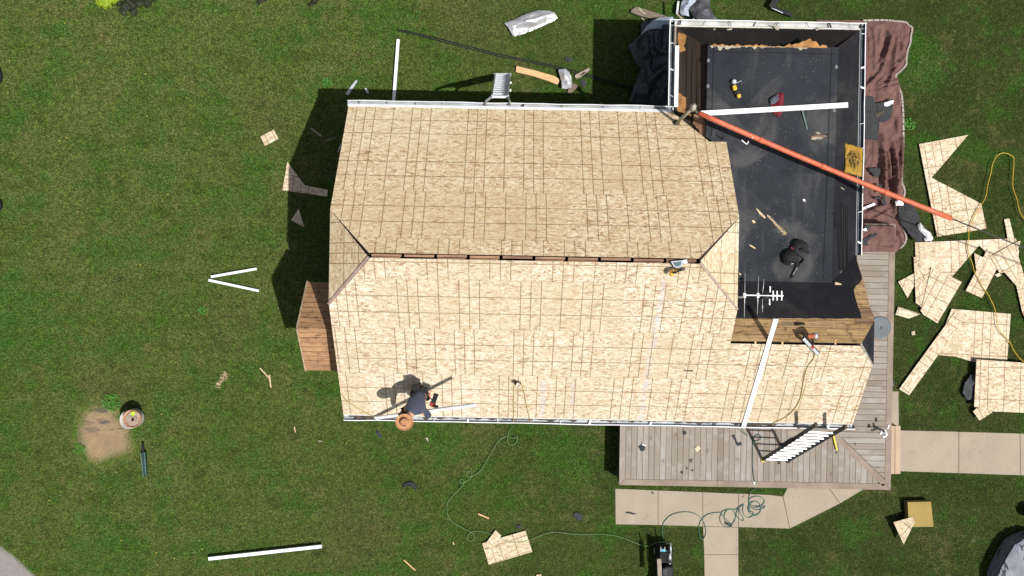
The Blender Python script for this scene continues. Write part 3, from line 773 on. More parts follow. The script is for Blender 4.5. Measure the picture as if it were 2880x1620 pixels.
# ---- the little gabled bay on the left
BV, BH = -.94, .99
def bay(poly, lab):
    o = MB().prism([W(*c) for c in poly], .03, [(c[0], abs(c[1]-BV)*1.3) for c in poly]).build('bay_roof', M_PL_B, house); o['label'] = lab
bay([(-4.595,BV+BH,2.70),(-4.60,BV,3.55),(-3.36,BV,3.55),(-3.36,BV+BH,2.70)], 'shaded upper slope of old boards on the bay')
bay([(-4.60,BV,3.55),(-4.595,BV-BH,2.70),(-3.36,BV-BH,2.70),(-3.36,BV,3.55)], 'sunlit lower slope of old boards on the bay')
m = MB(); m.bar(W(-4.60,BV+BH,2.675), W(-4.605,BV,3.525), .03, .09); m.bar(W(-4.605,BV,3.525), W(-4.60,BV-BH,2.675), .03, .09)
m.build('bay_rake', M('pale_rake', (.42,.32,.22), (.30,.20,.13), 6), house)
m = MB(); wall_block(m, (-4.38,-3.36), (BV-.85, BV+.85), 0, 2.66)
a = [W(-4.38, BV-.85, 2.66), W(-4.38, BV+.85, 2.66), W(-4.38, BV, 3.40), W(-4.30, BV-.85, 2.66), W(-4.30, BV+.85, 2.66), W(-4.30, BV, 3.40)]
m.add(a, [(0,2,1),(3,4,5),(0,3,5,2),(2,5,4,1)]); m.build('wall', M_WALL, house)['label'] = 'bay wall'

# ------------------------------------------------------------------ the deck round the corner, with its step
deck = thing('deck', 'weathered grey timber deck wrapping the porch corner', 'deck', W(7.5, -4.0, 0))
du0, du1 = UV(P(1741,1360,.7))[0], UV(P(2505,1381,.7))[0]
dv0 = UV(P(2120,1371,.7))[1]; dvN = UV(P(2455,629,.7))[1]
PW, BW = .1425, .148
hx, hv = UV(P(2345,1222,.7)); cx, cv = du1-.14, dv0+.14      # mitre line
def mitre(u, v): return (u-hx)*(cv-hv) - (v-hv)*(cx-hx)       # sign tells the side of the diagonal
m = MB(); u = du0+BW
while u < cx-.02:
    u2 = min(u+PW, cx); uc = (u+u2)/2
    top = -2.2
    if uc > hx-.12: top = hv + (cv-hv)*(uc-hx)/(cx-hx) - .10
    if top > dv0+BW+.02:
        t2 = top if uc <= hx-.12 else hv + (cv-hv)*(u2-hx)/(cx-hx) - .10
        t1 = top if uc <= hx-.12 else hv + (cv-hv)*(u-hx)/(cx-hx) - .10
        z = .70 + rnd.uniform(-.0015, .0015)
        e = dv0+BW+.006
        m.prism([W(u+.0045, e, z), W(u2-.0045, e, z), W(u2-.0045, max(t2,e+.01), z), W(u+.0045, max(t1,e+.01), z)], .03)
    u += PW
m.build('decking', M_DKY, deck)['label'] = 'boards running towards the lawn'
m = MB(); v = cv
while v < dvN:
    v2 = min(v+PW, dvN); vc = (v+v2)/2
    left = 6.9
    l1 = hx + (cx-hx)*(v-hv)/(cv-hv) + .125 if vc < hv else 6.9
    l2 = hx + (cx-hx)*(v2-hv)/(cv-hv) + .125 if vc < hv else 6.9
    z = .70 + rnd.uniform(-.0015, .0015); e = du1-BW-.006
    if min(l1, l2) < e-.02: m.prism([W(min(l1,e-.01), v+.0045, z), W(e, v+.0045, z), W(e, v2-.0045, z), W(min(l2,e-.01), v2-.0045, z)], .03)
    v += PW
m.build('decking', M_DKX, deck)['label'] = 'boards running across the side strip'
d = Vector((cx-hx, cv-hv, 0)).normalized(); s = Vector((-d.y, d.x, 0))
m = MB(); A = Vector((hx,hv,0)) - d*.05; B = Vector((cx,cv,0)) - d*.0
m.prism([W(*(A+s*.075)[:2],.701), W(*(B+s*.075)[:2],.701), W(*(B-s*.075)[:2],.701), W(*(A-s*.075)[:2],.701)], .03)
M_BORD = M('deck_border', (.26,.205,.160), (.195,.150,.118), 3, .85, stretch=(.7,.7,1), bstr=.3)
m.build('mitre_board', M_BORD, deck)
um = UV(P(2017,1362,.7))[0]
def board(name, pts, z, th, mat, par):
    return MB().prism([W(a, b, z) for a, b in pts], th).build(name, mat, par, bevel=.003)
board('border_board', [(du0,dv0),(um-.003,dv0),(um-.003,dv0+BW),(du0+BW,dv0+BW)], .702, .035, M_BORD, deck)
board('border_board', [(um+.003,dv0),(du1-.004,dv0),(du1-BW-.004,dv0+BW),(um+.003,dv0+BW)], .701, .035, M_BORD, deck)
board('border_board', [(du0,dv0+.006),(du0+BW-.004,dv0+BW+.004),(du0+BW-.004,-2.2),(du0,-2.2)], .703, .035, M_DKY, deck)
board('border_board', [(du1,dv0+.004),(du1,dvN),(du1-BW,dvN),(du1-BW,dv0+BW+.004)], .702, .035, M_BORD, deck)
m = MB()
m.bar(W(du0+.02,dv0+.05,.42), W(du1-.04,dv0+.05,.42), .03, .5); m.bar(W(du0+.03,dv0+.06,.42), W(du0+.03,-2.3,.42), .03, .5); m.bar(W(du1-.05,dv0+.06,.42), W(du1-.05,dvN-.03,.42), .03, .5)
m.bar(W(7.0,dvN-.02,.42), W(du1-.06,dvN-.02,.42), .03, .5)
m.build('skirt', M_DARKWOOD, deck)
for k, (xa, xb) in enumerate(((2503,2516.5),(2517.5,2533))):
    pts = [P(xa,1198,.36), P(xb,1198,.36), P(xb,1333,.36), P(xa,1333,.36)]
    MB().prism(pts, .04).build('step_board', M_STEPW, deck, bevel=.004)
MB().prism([P(2500,1200,.315), P(2531,1200,.315), P(2531,1331,.315), P(2500,1331,.315)], .30).build('step_riser', M_GREYBD, deck)
# ------------------------------------------------------------------ loose things: helpers
def smooth_path(pts, k=6):
    out = []; n = len(pts)
    for i in range(n-1):
        a, b, c, d = pts[max(i-1,0)], pts[i], pts[i+1], pts[min(i+2,n-1)]
        for j in range(k):
            t = j/k
            out.append(.5*((2*b) + (c-a)*t + (2*a-5*b+4*c-d)*t*t + (3*b-a-3*c+d)*t*t*t))
    out.append(pts[-1]); return out
def one(o, label, cat, group=None): return tag(o, label, cat, group)
def flat(name, px, z, th, mat, label, cat, group=None, ang=0.0, zf=None, jag=None, seed=0, bevel=0):
    pts = [P(x, y, z) if zf is None else on(x, y, zf, z) for x, y in px]
    if jag: pts = rough_outline(pts, jag[0], jag[1], seed)
    r = random.Random(int(px[0][0]*7+px[0][1])); o0 = (r.uniform(0, 40), r.uniform(0, 40)); ca, sa = math.cos(R(ang)), math.sin(R(ang))
    uv = [((p.x*ca + p.y*sa) + o0[0], (-p.x*sa + p.y*ca) + o0[1]) for p in pts]
    return one(MB().prism(pts, th, uv).build(name, mat, bevel=bevel), label, cat, group)
def strip(name, a, b, wd, th, mat, label, cat, group=None, bevel=.0):
    return one(MB().bar(a, b, wd, th).build(name, mat, bevel=bevel), label, cat, group)
def cloth(name, px, zf, step, amp, sc, mat, seed, parent=None, folds=(), edge=.25, stretch=(1, 1), zbase=None):
    """a crumpled sheet: outline in photo pixels, height zf(x, y) plus wrinkles and folds (world metres)"""
    bd = [p.to_2d() for p in rough_outline([P(x, y, .05 if zbase is None else zbase) for x, y in px], step, step*.16, seed)]
    xs = [p.x for p in bd]; ys = [p.y for p in bd]; r = random.Random(seed)
    poly = [(p.x, p.y) for p in bd]; co = list(bd); nb = len(bd)
    gx = np.arange(min(xs), max(xs), step); gy = np.arange(min(ys), max(ys), step)
    G = np.array([(a + r.uniform(-.3, .3)*step, b + r.uniform(-.3, .3)*step) for a in gx for b in gy])
    k = inside(G[:,0], G[:,1], poly); B = np.array(poly)
    for q in G[k]:
        if np.min(np.abs(B[:,0]-q[0]) + np.abs(B[:,1]-q[1])) > step*.5: co.append(Vector(q))
    res = geometry.delaunay_2d_cdt(co, [(i, (i+1) % nb) for i in range(nb)], [], 1, 1e-5)
    vs = []
    for p in res[0]:
        q = Vector((p.x*sc*stretch[0], p.y*sc*stretch[1], seed*3.7))
        n1 = 1-abs(noise.noise(q)); n2 = 1-abs(noise.noise(q*2.3 + Vector((9, 1, 0)))); n3 = noise.noise(q*.6)
        de = min(1.0, float(np.min(np.hypot(B[:,0]-p.x, B[:,1]-p.y)))/edge) if edge else 1.0
        h = amp*(n1**4*.9 + n2**3*.45 + n3*.5 + .3)*(.25+.75*de)
        for (ax, ay, bx, by, hh, ww) in folds:
            d = Vector((bx-ax, by-ay)); L = d.length; t = max(0, min(1, (Vector((p.x-ax, p.y-ay))).dot(d)/(L*L)))
            dist = math.hypot(p.x-ax-d.x*t, p.y-ay-d.y*t); h += hh*math.exp(-(dist/ww)**2)*(.3+.7*math.sin(math.pi*min(1, max(.0, t))) )
        vs.append((p.x, p.y, zf(p.x, p.y) + h))
    o = MB().add(vs, [list(f) for f in res[2]]).build(name, mat, parent, smooth=True)
    return o
def wpx(x, y, z=.05): p = P(x, y, z); return p.x, p.y
def fold(x0, y0, x1, y1, h, wd, z=.05): a, b = wpx(x0, y0, z), wpx(x1, y1, z); return (*a, *b, h, wd)

# ------------------------------------------------------------------ sheathing offcuts
G1 = 'sheathing offcuts scattered on the lawn'
def cut(px, z, ang, label):
    o = flat('sheathing_offcut', px, z, .013, MO_CUT, label, 'wood panel', G1, ang)
    r = random.Random(int(px[0][0])); o.rotation_euler = (r.uniform(-.010, .010), r.uniform(-.010, .010), 0); return o
cut([(2585,405),(2724,379),(2620,500),(2760,573),(2775,643),(2635,666)], .075, 9, 'big panel offcut with a deep V notch beside the tarp, pipe end above it')
cut([(2574,682),(2856,670),(2868,692),(2790,728),(2754,690),(2676,780),(2640,812),(2578,806)], .070, 2, 'wide L shaped panel offcut with the yellow cord crossing its middle')
cut([(2570,722),(2597,737),(2648,800),(2592,864),(2576,852)], .086, -62, 'tapering panel offcut lying on the lower left of the L shaped one')
cut([(2619,752),(2705,793),(2637,909),(2597,885),(2589,873),(2594,858)], .101, -28, 'square ended panel offcut stacked on the tapering one')
cut([(2604,868),(2589,874),(2590,852)], .062, 20, 'tiny pointed panel sliver under the left corner of the stacked offcut')
cut([(2526,792),(2572,768),(2570,806),(2553,838)], .060, -20, 'small triangular offcut left of the stacked panels')
cut([(2740,712),(2765,724),(2778,699),(2792,712),(2803,757),(2762,838),(2716,818),(2746,761)], .090, -25, 'crooked panel offcut with the yellow cord over its lower end')
cut([(2785,721),(2856,682),(2866,706),(2858,803),(2825,766),(2812,769)], .108, 30, 'panel offcut with dark sawn edges near the right frame edge')
cut([(2825,616),(2839,614.5),(2853,670),(2864,720),(2888,800),(2903,900),(2903,940),(2875,879),(2862,820),(2850,760)], .078, -75, 'long narrow strip offcut running down the right frame edge')
cut([(2856,682),(2871,677),(2861,709)], .120, 12, 'pointed scrap of panel at the wire, right edge')
cut([(2797,772),(2811,768),(2817,775),(2805,779)], .062, -30, 'matchbox sized block offcut between the crooked pieces')
cut([(2526,863),(2590,883),(2556,896),(2519,885)], .060, -15, 'short pointed strip offcut lying alone below the stack')
cut([(2564,932),(2572.5,931),(2574,942),(2565,943)], .058, 5, 'tiny square panel block alone on the grass')
cut([(2677,868.5),(2844,883),(2833,1014),(2738,1018),(2688,1003),(2641,999),(2652,930)], .066, -3, 'large irregular panel offcut beneath the long diagonal strip')
cut([(2687,876),(2720,886),(2557,1112),(2529,1094)], .084, 54, 'long diagonal strip offcut reaching down left from the large panel')
cut([(2747,1011),(2876,1020),(2906,1026),(2905,1162),(2793,1157),(2740,1144)], .235, -2, 'large panel offcut propped on the dark rock, lower right')
cut([(2737,1158),(2747,1147),(2794,1154),(2788,1162),(2755,1183)], .16, 28, 'folded corner piece poking out below the propped panel')
cut([(1356,1528),(1478,1492.5),(1497,1552),(1374,1589)], .065, 18, 'rectangular offcut on the front lawn with the green hose under it')
cut([(1394,1491),(1410,1507),(1382,1543),(1364,1531)], .082, -52, 'narrow offcut lying across the corner of the front lawn panel')
cut([(732.6,384),(770,364),(783,390),(745,410.6)], .060, 26, 'small square offcut alone on the left lawn')
cut([(808,455),(857,521),(922,533.6),(919.6,554),(794,535)], .062, -8, 'boot shaped offcut half in the shadow of the house')
cut([(839.6,588),(856.4,639),(818.4,619)], .060, 35, 'triangular offcut fully in the shadow of the house')
cut([(1953,1262),(1962,1251.5),(1971,1261),(1961,1271)], .722, 40, 'small square panel scrap lying on the deck boards')
cut([(1508,1617),(1521,1615),(1530,1632),(1510,1632)], .06, 10, 'panel corner at the bottom frame edge')
flat('sheathing_offcut', [(2349,793),(2366,798),(2365.5,814),(2348.5,806)], .025, .013, M_CHIP, 'pale square panel scrap on the black felt', 'wood panel', G1, 0, zf=z_flat)
# ochre block under a kite shaped offcut
flat('foam_block', [(2552.7,1412),(2618.4,1410.6),(2626,1482),(2556,1482)], .24, .20, M_GREENB, 'ochre square block on the lawn with a kite shaped scrap on its corner', 'block', bevel=.006)
cut([(2513,1469),(2565,1454),(2573,1468),(2541.5,1531)], .262, -40, 'kite shaped offcut leaning on the ochre block')

# ------------------------------------------------------------------ white trim and downspout lengths
def hollow(name, a, b, wd, th, mat, label, cat, group=None, up=Vector((0,0,1))):
    """a folded metal length: a top sheet with two turned down sides"""
    a, b = Vector(a), Vector(b); d = (b-a).normalized(); s = d.cross(up).normalized(); m = MB()
    m.bar(a, b, wd, .006, up)
    dn = s.cross(d) * -1
    if dn.z > 0: dn = -dn
    for k in (-1, 1): m.bar(a + s*k*(wd/2-.003) + dn*(th/2), b + s*k*(wd/2-.003) + dn*(th/2), .005, th, up)
    m.bar(a + dn*(.004) + s*.008, b + dn*(.004) + s*.008, wd*.22, .012, up)
    return one(m.build(name, mat), label, cat, group)
G2 = 'white metal trim lengths'
one(MB().bar(P(1120,111,.10), P(1107,290,.10), .078, .06).build('downspout', M_WHITE, bevel=.006), 'white downspout lying on the grass, running under the upper gutter', 'downspout', G2)
one(MB().bar(P(587,1571,.12), P(905,1536,.12), .085, .07).build('downspout', M_WHITE, bevel=.006), 'long white downspout lying alone on the front lawn', 'downspout', G2)
one(MB().bar(P(593.5,778.5,.09), P(722,756,.09), .065, .045).build('trim_board', M_WHITE2, bevel=.004), 'white trim strip, upper arm of the V on the left lawn', 'trim strip', G2)
one(MB().bar(P(586.5,787.5,.09), P(728,818,.09), .065, .045).build('trim_board', M_WHITE2, bevel=.004), 'white trim strip, lower arm of the V on the left lawn', 'trim strip', G2)
hollow('trim_length', on(1969,319,z_flat,.13), on(2385,295,z_flat,.10), .105, .035, M_WHITE, 'long white drip edge lying on the black flat roof', 'trim strip', G2)
pa, pb = on(2090,1204,z_lo,.03), None
pt = on(2183,897,lambda u,v: z_lo(u,v), .03)
hollow('trim_length', pa, pt, .095, .03, M_WHITE, 'white drip edge lying up the lower roof slope past the porch ridge', 'trim strip', G2)
# the length the roofer is lifting
S_ = on(1270,1062,z_lo); TE = S_ + 1.32*Vector((.428,-.31,1.0)); TL = P(1054,1177,3.16)
hollow('trim_length', TL, TE, .085, .03, M_WHITE, 'white drip edge held up by the roofer in the straw hat', 'trim strip', G2, SUN)
def T(f): return TL.lerp(TE, f)

# ------------------------------------------------------------------ roofer
def skin(name, chains, mat, parent, sub=2):
    """one continuous surface grown round connected joints: chains of (key, point, radius)"""
    idx = {}; vs = []; rs = []; es = []
    for ch in chains:
        prev = None
        for key, p, r in ch:
            if key not in idx: idx[key] = len(vs); vs.append(Vector(p)); rs.append(r)
            if prev is not None: es.append((prev, idx[key]))
            prev = idx[key]
    L = worldloc(parent)
    me = bpy.data.meshes.new(name); me.from_pydata([tuple(v-L) for v in vs], es, []); me.materials.append(mat)
    o = bpy.data.objects.new(name, me); COL.objects.link(o); o.parent = parent
    sk = o.modifiers.new('skin', 'SKIN'); sk.use_smooth_shade = True
    if not me.skin_vertices: me.skin_vertices.new() if hasattr(me.skin_vertices, 'new') else None
    for i, r in enumerate(rs):
        r = r if isinstance(r, tuple) else (r, r)
        me.skin_vertices[0].data[i].radius = r; me.skin_vertices[0].data[i].use_root = (i == 0)
    ss = o.modifiers.new('sub', 'SUBSURF'); ss.levels = sub; ss.render_levels = sub
    return o
fA, fB = on(1166,1094,z_lo,.05), on(1199,1104,z_lo,.05)
hip = P(1181,1106,4.20)
person = thing('person', 'roofer in a straw hat and slate shirt bending over the lower eave', 'person', (hip.x, hip.y, min(fA.z, fB.z)-.05))
dS = Vector((-.12,-.98,0)).normalized(); dE = Vector((.98,-.12,0)).normalized()
hA, hB = hip - dE*.095 + Vector((0,0,-.03)), hip + dE*.095 + Vector((0,0,-.03))
kA, kB = (hA+fA)/2 + dS*.12, (hB+fB)/2 + dS*.10 + dE*.05
waist = P(1177,1122,4.38); chest = P(1169,1141,4.55); neck = P(1152,1168,4.66); head = P(1141,1181,4.74)
sL, sR = P(1146,1149,4.50), P(1188,1153,4.47)
hL, hR = T(.27), T(.51)
eL, eR = P(1135,1160,4.18), P(1209,1171,4.24)
toeA, toeB = fA + dS*.16 + Vector((0,0,-.105)), fB + dS*.16 + dE*.03 + Vector((0,0,-.105))
def hand(side, wr, d_in):
    """palm, four unequal bent fingers and a thumb closing on the trim"""
    along = (TE-TL).normalized(); down = Vector((0,0,-1)); out = []
    palm = wr + d_in*.03 + down*.035
    out.append([('wr'+side, wr, .026), ('pm'+side, palm, (.034,.02))])
    for k, (L, off) in enumerate(((.032,-.030),(.038,-.010),(.036,.010),(.027,.028))):
        b = palm + along*off + down*.03; c = b + down*L*.6 + d_in*.012; e = c + down*L*.25 - d_in*.022
        out.append([('pm'+side, palm, (.034,.02)), (f'f{k}{side}', b, .0095), (f'g{k}{side}', c, .0085), (f'h{k}{side}', e, .007)])
    t = palm + along*.035 - d_in*.012
    out.append([('pm'+side, palm, (.034,.02)), ('t'+side, t, .011), ('u'+side, t + down*.03 - d_in*.012, .009)])
    return out
wL, wR = hL + Vector((0,0,.085)), hR + Vector((0,0,.085))
body = [[('hip',hip,.135),('waist',waist,.12),('chest',chest,.145),('nk0',chest.lerp(neck,.75),.085),('neck',neck,.052),('jaw',neck.lerp(head,.55),.068),('head',head,.090),('crown',head+(head-neck).normalized()*.05+Vector((0,0,.05)),.075)],
        [('chest',chest,.145),('sL',sL,.075),('eL',eL,.043),('wrL',wL,.026)], [('chest',chest,.145),('sR',sR,.075),('eR',eR,.043),('wrR',wR,.026)],
        [('hip',hip,.135),('hA',hA,.095),('kA',kA,.060),('fA',fA,.042),('tA',toeA,.035)], [('hip',hip,.135),('hB',hB,.095),('kB',kB,.060),('fB',fB,.042),('tB',toeB,.035)]]
body += hand('L', wL, dE) + hand('R', wR, -dE)
skin('body', body, M_SKIN, person)
# face: nose, brow and ears on the head
fd = (head-neck).normalized()*.4 + dS*.75 + Vector((0,0,-.5)); fd.normalize(); sd = fd.cross(Vector((0,0,1))).normalized()
m = MB(); m.lathe(head + fd*.088, [(.0,-.02),(.016,-.012),(.013,.008),(.0,.014)], 8)
for k in (-1, 1): m.lathe(head + sd*k*.088, [(.0,-.03),(.014,-.015),(.016,.012),(.0,.03)], 8)
m.build('face', M_SKIN, person, smooth=True)
m = MB()
for k in (-1, 1): m.lathe(head + fd*.082 + sd*k*.032 + Vector((0,0,.02)), [(.0,-.009),(.01,0),(.0,.009)], 8)
m.bar(head + fd*.08 + sd*-.022 + Vector((0,0,-.035)), head + fd*.08 + sd*.022 + Vector((0,0,-.035)), .008, .006)
m.build('eyes', M_HAIR, person, smooth=True)
m = MB(); m.lathe(head - fd*.012 + Vector((0,0,.018)), [(.0,-.05),(.088,-.045),(.099,.01),(.08,.06),(.0,.088)], 16); m.build('hair', M_HAIR, person, smooth=True)
shirt = [[('h',hip.lerp(waist,.12),.168),('w',waist,.163),('c',chest,.178),('n',chest.lerp(neck,.70),.10),('k',neck.lerp(chest,.12),.066)],
         [('c',chest,.178),('sL',sL,.098),('eL',eL,.066),('cL',eL.lerp(wL,.85),.048)], [('c',chest,.178),('sR',sR,.088),('eR',eR,.070),('cR',eR.lerp(wR,.85),.048)]]
skin('shirt', shirt, M_SHIRT, person)
pant = [[('w',waist.lerp(hip,.55),.140),('h',hip,.160),('a',hA,.112),('ka',kA,.080),('ca',kA.lerp(fA,.55),.070),('fa',fA.lerp(kA,.12),.062)], [('h',hip,.160),('b',hB,.112),('kb',kB,.080),('cb',kB.lerp(fB,.55),.070),('fb',fB.lerp(kB,.12),.062)]]
skin('trousers', pant, M_PANT, person)
for f_, t_ in ((fA, toeA), (fB, toeB)):
    skin('shoe', [[('h', f_ - dS*.05 + Vector((0,0,-.01)), .045), ('m', f_.lerp(t_,.5), .05), ('t', t_ + Vector((0,0,.012)), .042)]], M_BLK, person)
up = (waist-hip).normalized()
m = MB(); rotb = up.to_track_quat('Z','Y').to_matrix(); m.lathe(hip.lerp(waist,.18), [(.172,-.03),(.180,-.02),(.180,.025),(.172,.035)], 20, 1.08, .92, rotb)
belt = m.build('tool_belt', M_BLKM, person, smooth=True)
def pouch(c, size, mat, rot=None, nm='pouch'):
    m = MB(); m.box(c, size, rot, taper=.82); return m.build(nm, mat, belt, bevel=.012)
rz = Matrix.Rotation(R(-20), 3, 'Z')
pouch(P(1222,1121,4.22), (.10,.20,.20), M_BLKM, rz); pouch(P(1216,1137,4.17), (.12,.10,.16), M_REDT, rz, 'tool'); pouch(P(1224,1143,4.10), (.13,.06,.12), M_BLKM, rz)
pouch(P(1172,1090,4.25), (.19,.15,.24), M_BLKM, Matrix.Rotation(R(15),3,'Z')); pouch(P(1190,1096,4.27), (.13,.12,.20), M_BLKM, Matrix.Rotation(R(-25),3,'Z'))
m = MB(); m.bar(P(1205,1108,4.28), P(1214,1124,4.2), .02, .02); m.bar(P(1213,1098,4.15), P(1208,1106,4.15), .02, .02); m.build('tool', M_ORT, belt)
tilt = Matrix.Rotation(R(-4), 3, 'X') @ Matrix.Rotation(R(6), 3, 'Y')
hc = P(1137.5,1187,4.84)
m = MB(); m.lathe(hc, [(.092,.0),(.12,-.004),(.150,.004),(.168,.022),(.1735,.032),(.166,.026),(.148,.010),(.12,.004),(.090,.008),(.088,.05),(.080,.085),(.055,.102),(.022,.092),(.0,.090)], 40, 1.04, .96, tilt)
hat = m.build('straw_hat', M_STRAW, person, smooth=True)
m = MB(); r_ = random.Random(3)
for k in range(9):
    a = -R(118) + k*R(5.5); rr_ = r_.uniform(.055, .085); q = tilt @ Vector((math.cos(a)*rr_, math.sin(a)*rr_, .092))
    m.box(hc + q, (.018,.012,.030), tilt)
m.build('hat_patch', M_HATMARK, hat)

# ------------------------------------------------------------------ ladders
def ladder(name, f1, f2, t1, t2, n, mr, ms, label, rw=.035, rd=.085, sw=.05, s0=.05, s1=.9):
    t = thing(name, label, 'ladder', (f1+f2)/2)
    ax = (f2-f1).normalized(); face = (t1-f1).normalized().cross(ax).normalized()
    for a, b in ((f1, t1), (f2, t2)):
        m = MB(); m.bar(a, b, rw, rd, face); o = m.build('rail', mr, t, bevel=.004)
    for i in range(n):
        q = s0 + (s1-s0)*i/(n-1); m = MB(); m.bar(f1.lerp(t1, q), f2.lerp(t2, q), sw, .02, Vector((0,0,1))); m.build('rung', ms, t, bevel=.005)
    return t
l1, l2, m1, m2 = P(2145,1293,.715), P(2216,1296,.715), P(2294,1195,3.86), P(2378,1200,3.86)
lad = ladder('ladder', l1, l2, m1, m2, 12, M_RAIL, M_RUNG, 'black and silver ladder standing on the deck against the porch eave', sw=.036, s0=.02, s1=.83)
for e in (m1, m2): MB().box(e, (.055,.095,.07)).build('end_cap', M('cap_brown', (.045,.028,.02), (.07,.045,.03), 9), lad, bevel=.01)
for e in (l1, l2): MB().box(e+Vector((0,0,.015)), (.075,.11,.03)).build('foot', M_YELP if e is l1 else M_BLK, lad, bevel=.006)
m = MB(); q = l1.lerp(m1,.42)+Vector((-.05,.04,.02)); m.lathe(q, [(.0,-.03),(.045,-.025),(.05,.02),(.0,.035)], 10); m.lathe(q+Vector((-.05,.01,.0)), [(.0,-.02),(.03,-.015),(.03,.02),(.0,.03)], 10); m.build('pulley', M_BLK, lad)
m = MB(); m.bar(l1.lerp(m1,.42)+Vector((-.045,.03,.02)), l1.lerp(m1,.62)+Vector((-.05,.02,.02)), .03, .05); m.build('rail_bracket', M_BLK, lad)
n1, n2, o1, o2 = P(1393,211,.02), P(1433,211,.02), P(1384,272,2.95), P(1429,273,2.95)
lad2 = ladder('ladder', n1, n2, o1, o2, 11, M_ALU, M_RUNG, 'aluminium ladder with stand off arms leaning on the upper gutter', sw=.056, s0=.04, s1=1.0)
m = MB(); m.bar(P(1388,210,.04), P(1438,210,.04), .07, .05); m.build('stabiliser_foot', M_ALU, lad2, bevel=.006)
m = MB(); m.bar(P(1437,212,.06), n2.lerp(o2,.16), .03, .03); m.build('brace', M_ALU, lad2)
for a, b in ((o1, P(1366,286,3.22)), (o2, P(1434,287,3.22))):
    m = MB(); m.bar(a, b, .04, .05); s_ = m.build('stand_off_arm', M_ALU, lad2)
    MB().box(b + Vector((0,-.03,.0)), (.04,.10,.06)).build('pad', M('pad_grey', (.12,.11,.09), (.2,.19,.16), 9), s_, bevel=.006)
for f_ in (.40, .74):
    q = n2.lerp(o2, f_); m = MB(); m.box(q+Vector((.045,0,.03)), (.035,.05,.03)); m.build('rung_lock', M_WHITE, lad2, bevel=.006)

# ------------------------------------------------------------------ service mast and sleeved power line
mb, mt = on(1902,347,z_up), P(1950,301,4.62)
mast = thing('service_mast', 'grey service mast leaning out of the roof valley', 'mast', mb)
MB().tube([mb-Vector((0,0,.1)), mb.lerp(mt,.5), mt], .036, 12).build('pole', M_MAST, mast, smooth=True)
m = MB(); m.lathe(mt, [(.0,-.10),(.055,-.09),(.062,.0),(.055,.045),(.0,.075)], 14, 1, 1.15, Matrix.Rotation(R(-18),3,'X')); m.build('weather_head', M_MAST, mast, smooth=True)
MB().lathe(mb+Vector((0,0,.01)), [(.085,-.03),(.08,.0),(.045,.035),(.04,.04)], 14).build('boot', M_WIRE, mast, smooth=True)
s0, s1 = P(1966,318,4.56), P(2672,613,4.42)
line = thing('power_line', 'overhead service cable in a long orange sleeve crossing the flat roof', 'power line', s0)
pts = [s0.lerp(s1, i/12) + Vector((0,0,-.12*math.sin(math.pi*i/12))) for i in range(13)]
MB().tube(pts, .052, 14).build('sleeve', M_ORP, line, smooth=True)
def ring(i, r=.060, l=.06):
    a = pts[i]; d = (pts[min(i+1,12)]-pts[max(i-1,0)]).normalized()
    MB().tube([a-d*l, a-d*l*.9, a+d*l*.9, a+d*l], [.05,r,r,.05], 14).build('sleeve_coupling', M_ORP, line, smooth=True)
for i in (3, 6, 9): ring(i, .058, .05)
MB().tube([pts[12]+Vector((0,0,0)), pts[12]+(pts[12]-pts[11])*.10], [.053,.034], 12).build('sleeve_end', M_ORP, line, smooth=True)
wend = P(2890,700,4.3); far = wend + (wend-s1)*3.0 + Vector((0,0,.9))
MB().tube([s1, s1.lerp(wend,.5)-Vector((0,0,.02)), wend, far], .014, 8).build('cable', M_WIRE, line, smooth=True)
for k, dz in ((0,.02),(1,-.02),(2,.0)):
    MB().tube(smooth_path([mt+Vector((.02,-.02,.01)), mt.lerp(s0,.5)+Vector((.0,.03*(k-1),-.05+dz)), s0]), .009, 6).build('service_wire', M_STEELW, line, smooth=True)
for x0, y0, x1, y1, x2, y2 in ((2097,372,2108,380,2116,388), (2086,394,2100,405,2105,397)):
    MB().tube(smooth_path([P(x0,y0,4.50), P(x1,y1,4.44), P(x2,y2,4.50)]), .011, 6).build('sleeve_clip', M_WHITE, line, smooth=True)

# ------------------------------------------------------------------ aerial on the gable
za = 4.75
ant = thing('tv_aerial', 'silver TV aerial with crossed rods on a short mast by the gable', 'aerial', P(2068,836,3.9))
MB().tube([P(2062,836,3.75), P(2076,836,4.2), P(2096,835,za-.02)], .022, 10).build('mast', M_ALU, ant, smooth=True)
m = MB(); m.bar(P(2090,830,za), P(2142,831,za), .024, .02); m.bar(P(2170,831.5,za), P(2203,832,za), .03, .02); m.bar(P(2140,831,za), P(2172,831.5,za), .02, .02); m.build('boom', M_WHITE, ant, bevel=.004)
for x, y0, y1, x2, r in ((2095.5,767,892,2093.5,.006), (2133.5,777,884,2130,.006), (2149,785,824,2145,.006), (2144.5,840,878,2144.5,.006)):
    MB().tube([P(x,y0,za+.02), P((x+x2)/2,(y0+y1)/2,za+.02), P(x2,y1,za+.02)], r, 8).build('rod', M_ALU, ant, smooth=True)
for x, y0, y1 in ((2166,805,822), (2164.5,841,858), (2174.5,818,845), (2185.5,818,845), (2198.5,818,845)):
    m = MB(); m.bar(P(x,y0,za+.01), P(x,y1,za+.01), .024, .012); m.build('director', M_WHITE, ant, bevel=.003)
for x in (2094, 2132): 
    for y_ in (826, 835): MB().box(P(x,y_,za+.015), (.05,.026,.03)).build('rod_clamp', M_WHITE, ant, bevel=.005)
m = MB(); m.lathe(P(2153,832,za-.14), [(.0,-.10),(.09,-.09),(.125,.0),(.10,.08),(.04,.11),(.0,.115)], 7, .95, 1.25); m.build('reflector', M_BLK, ant)

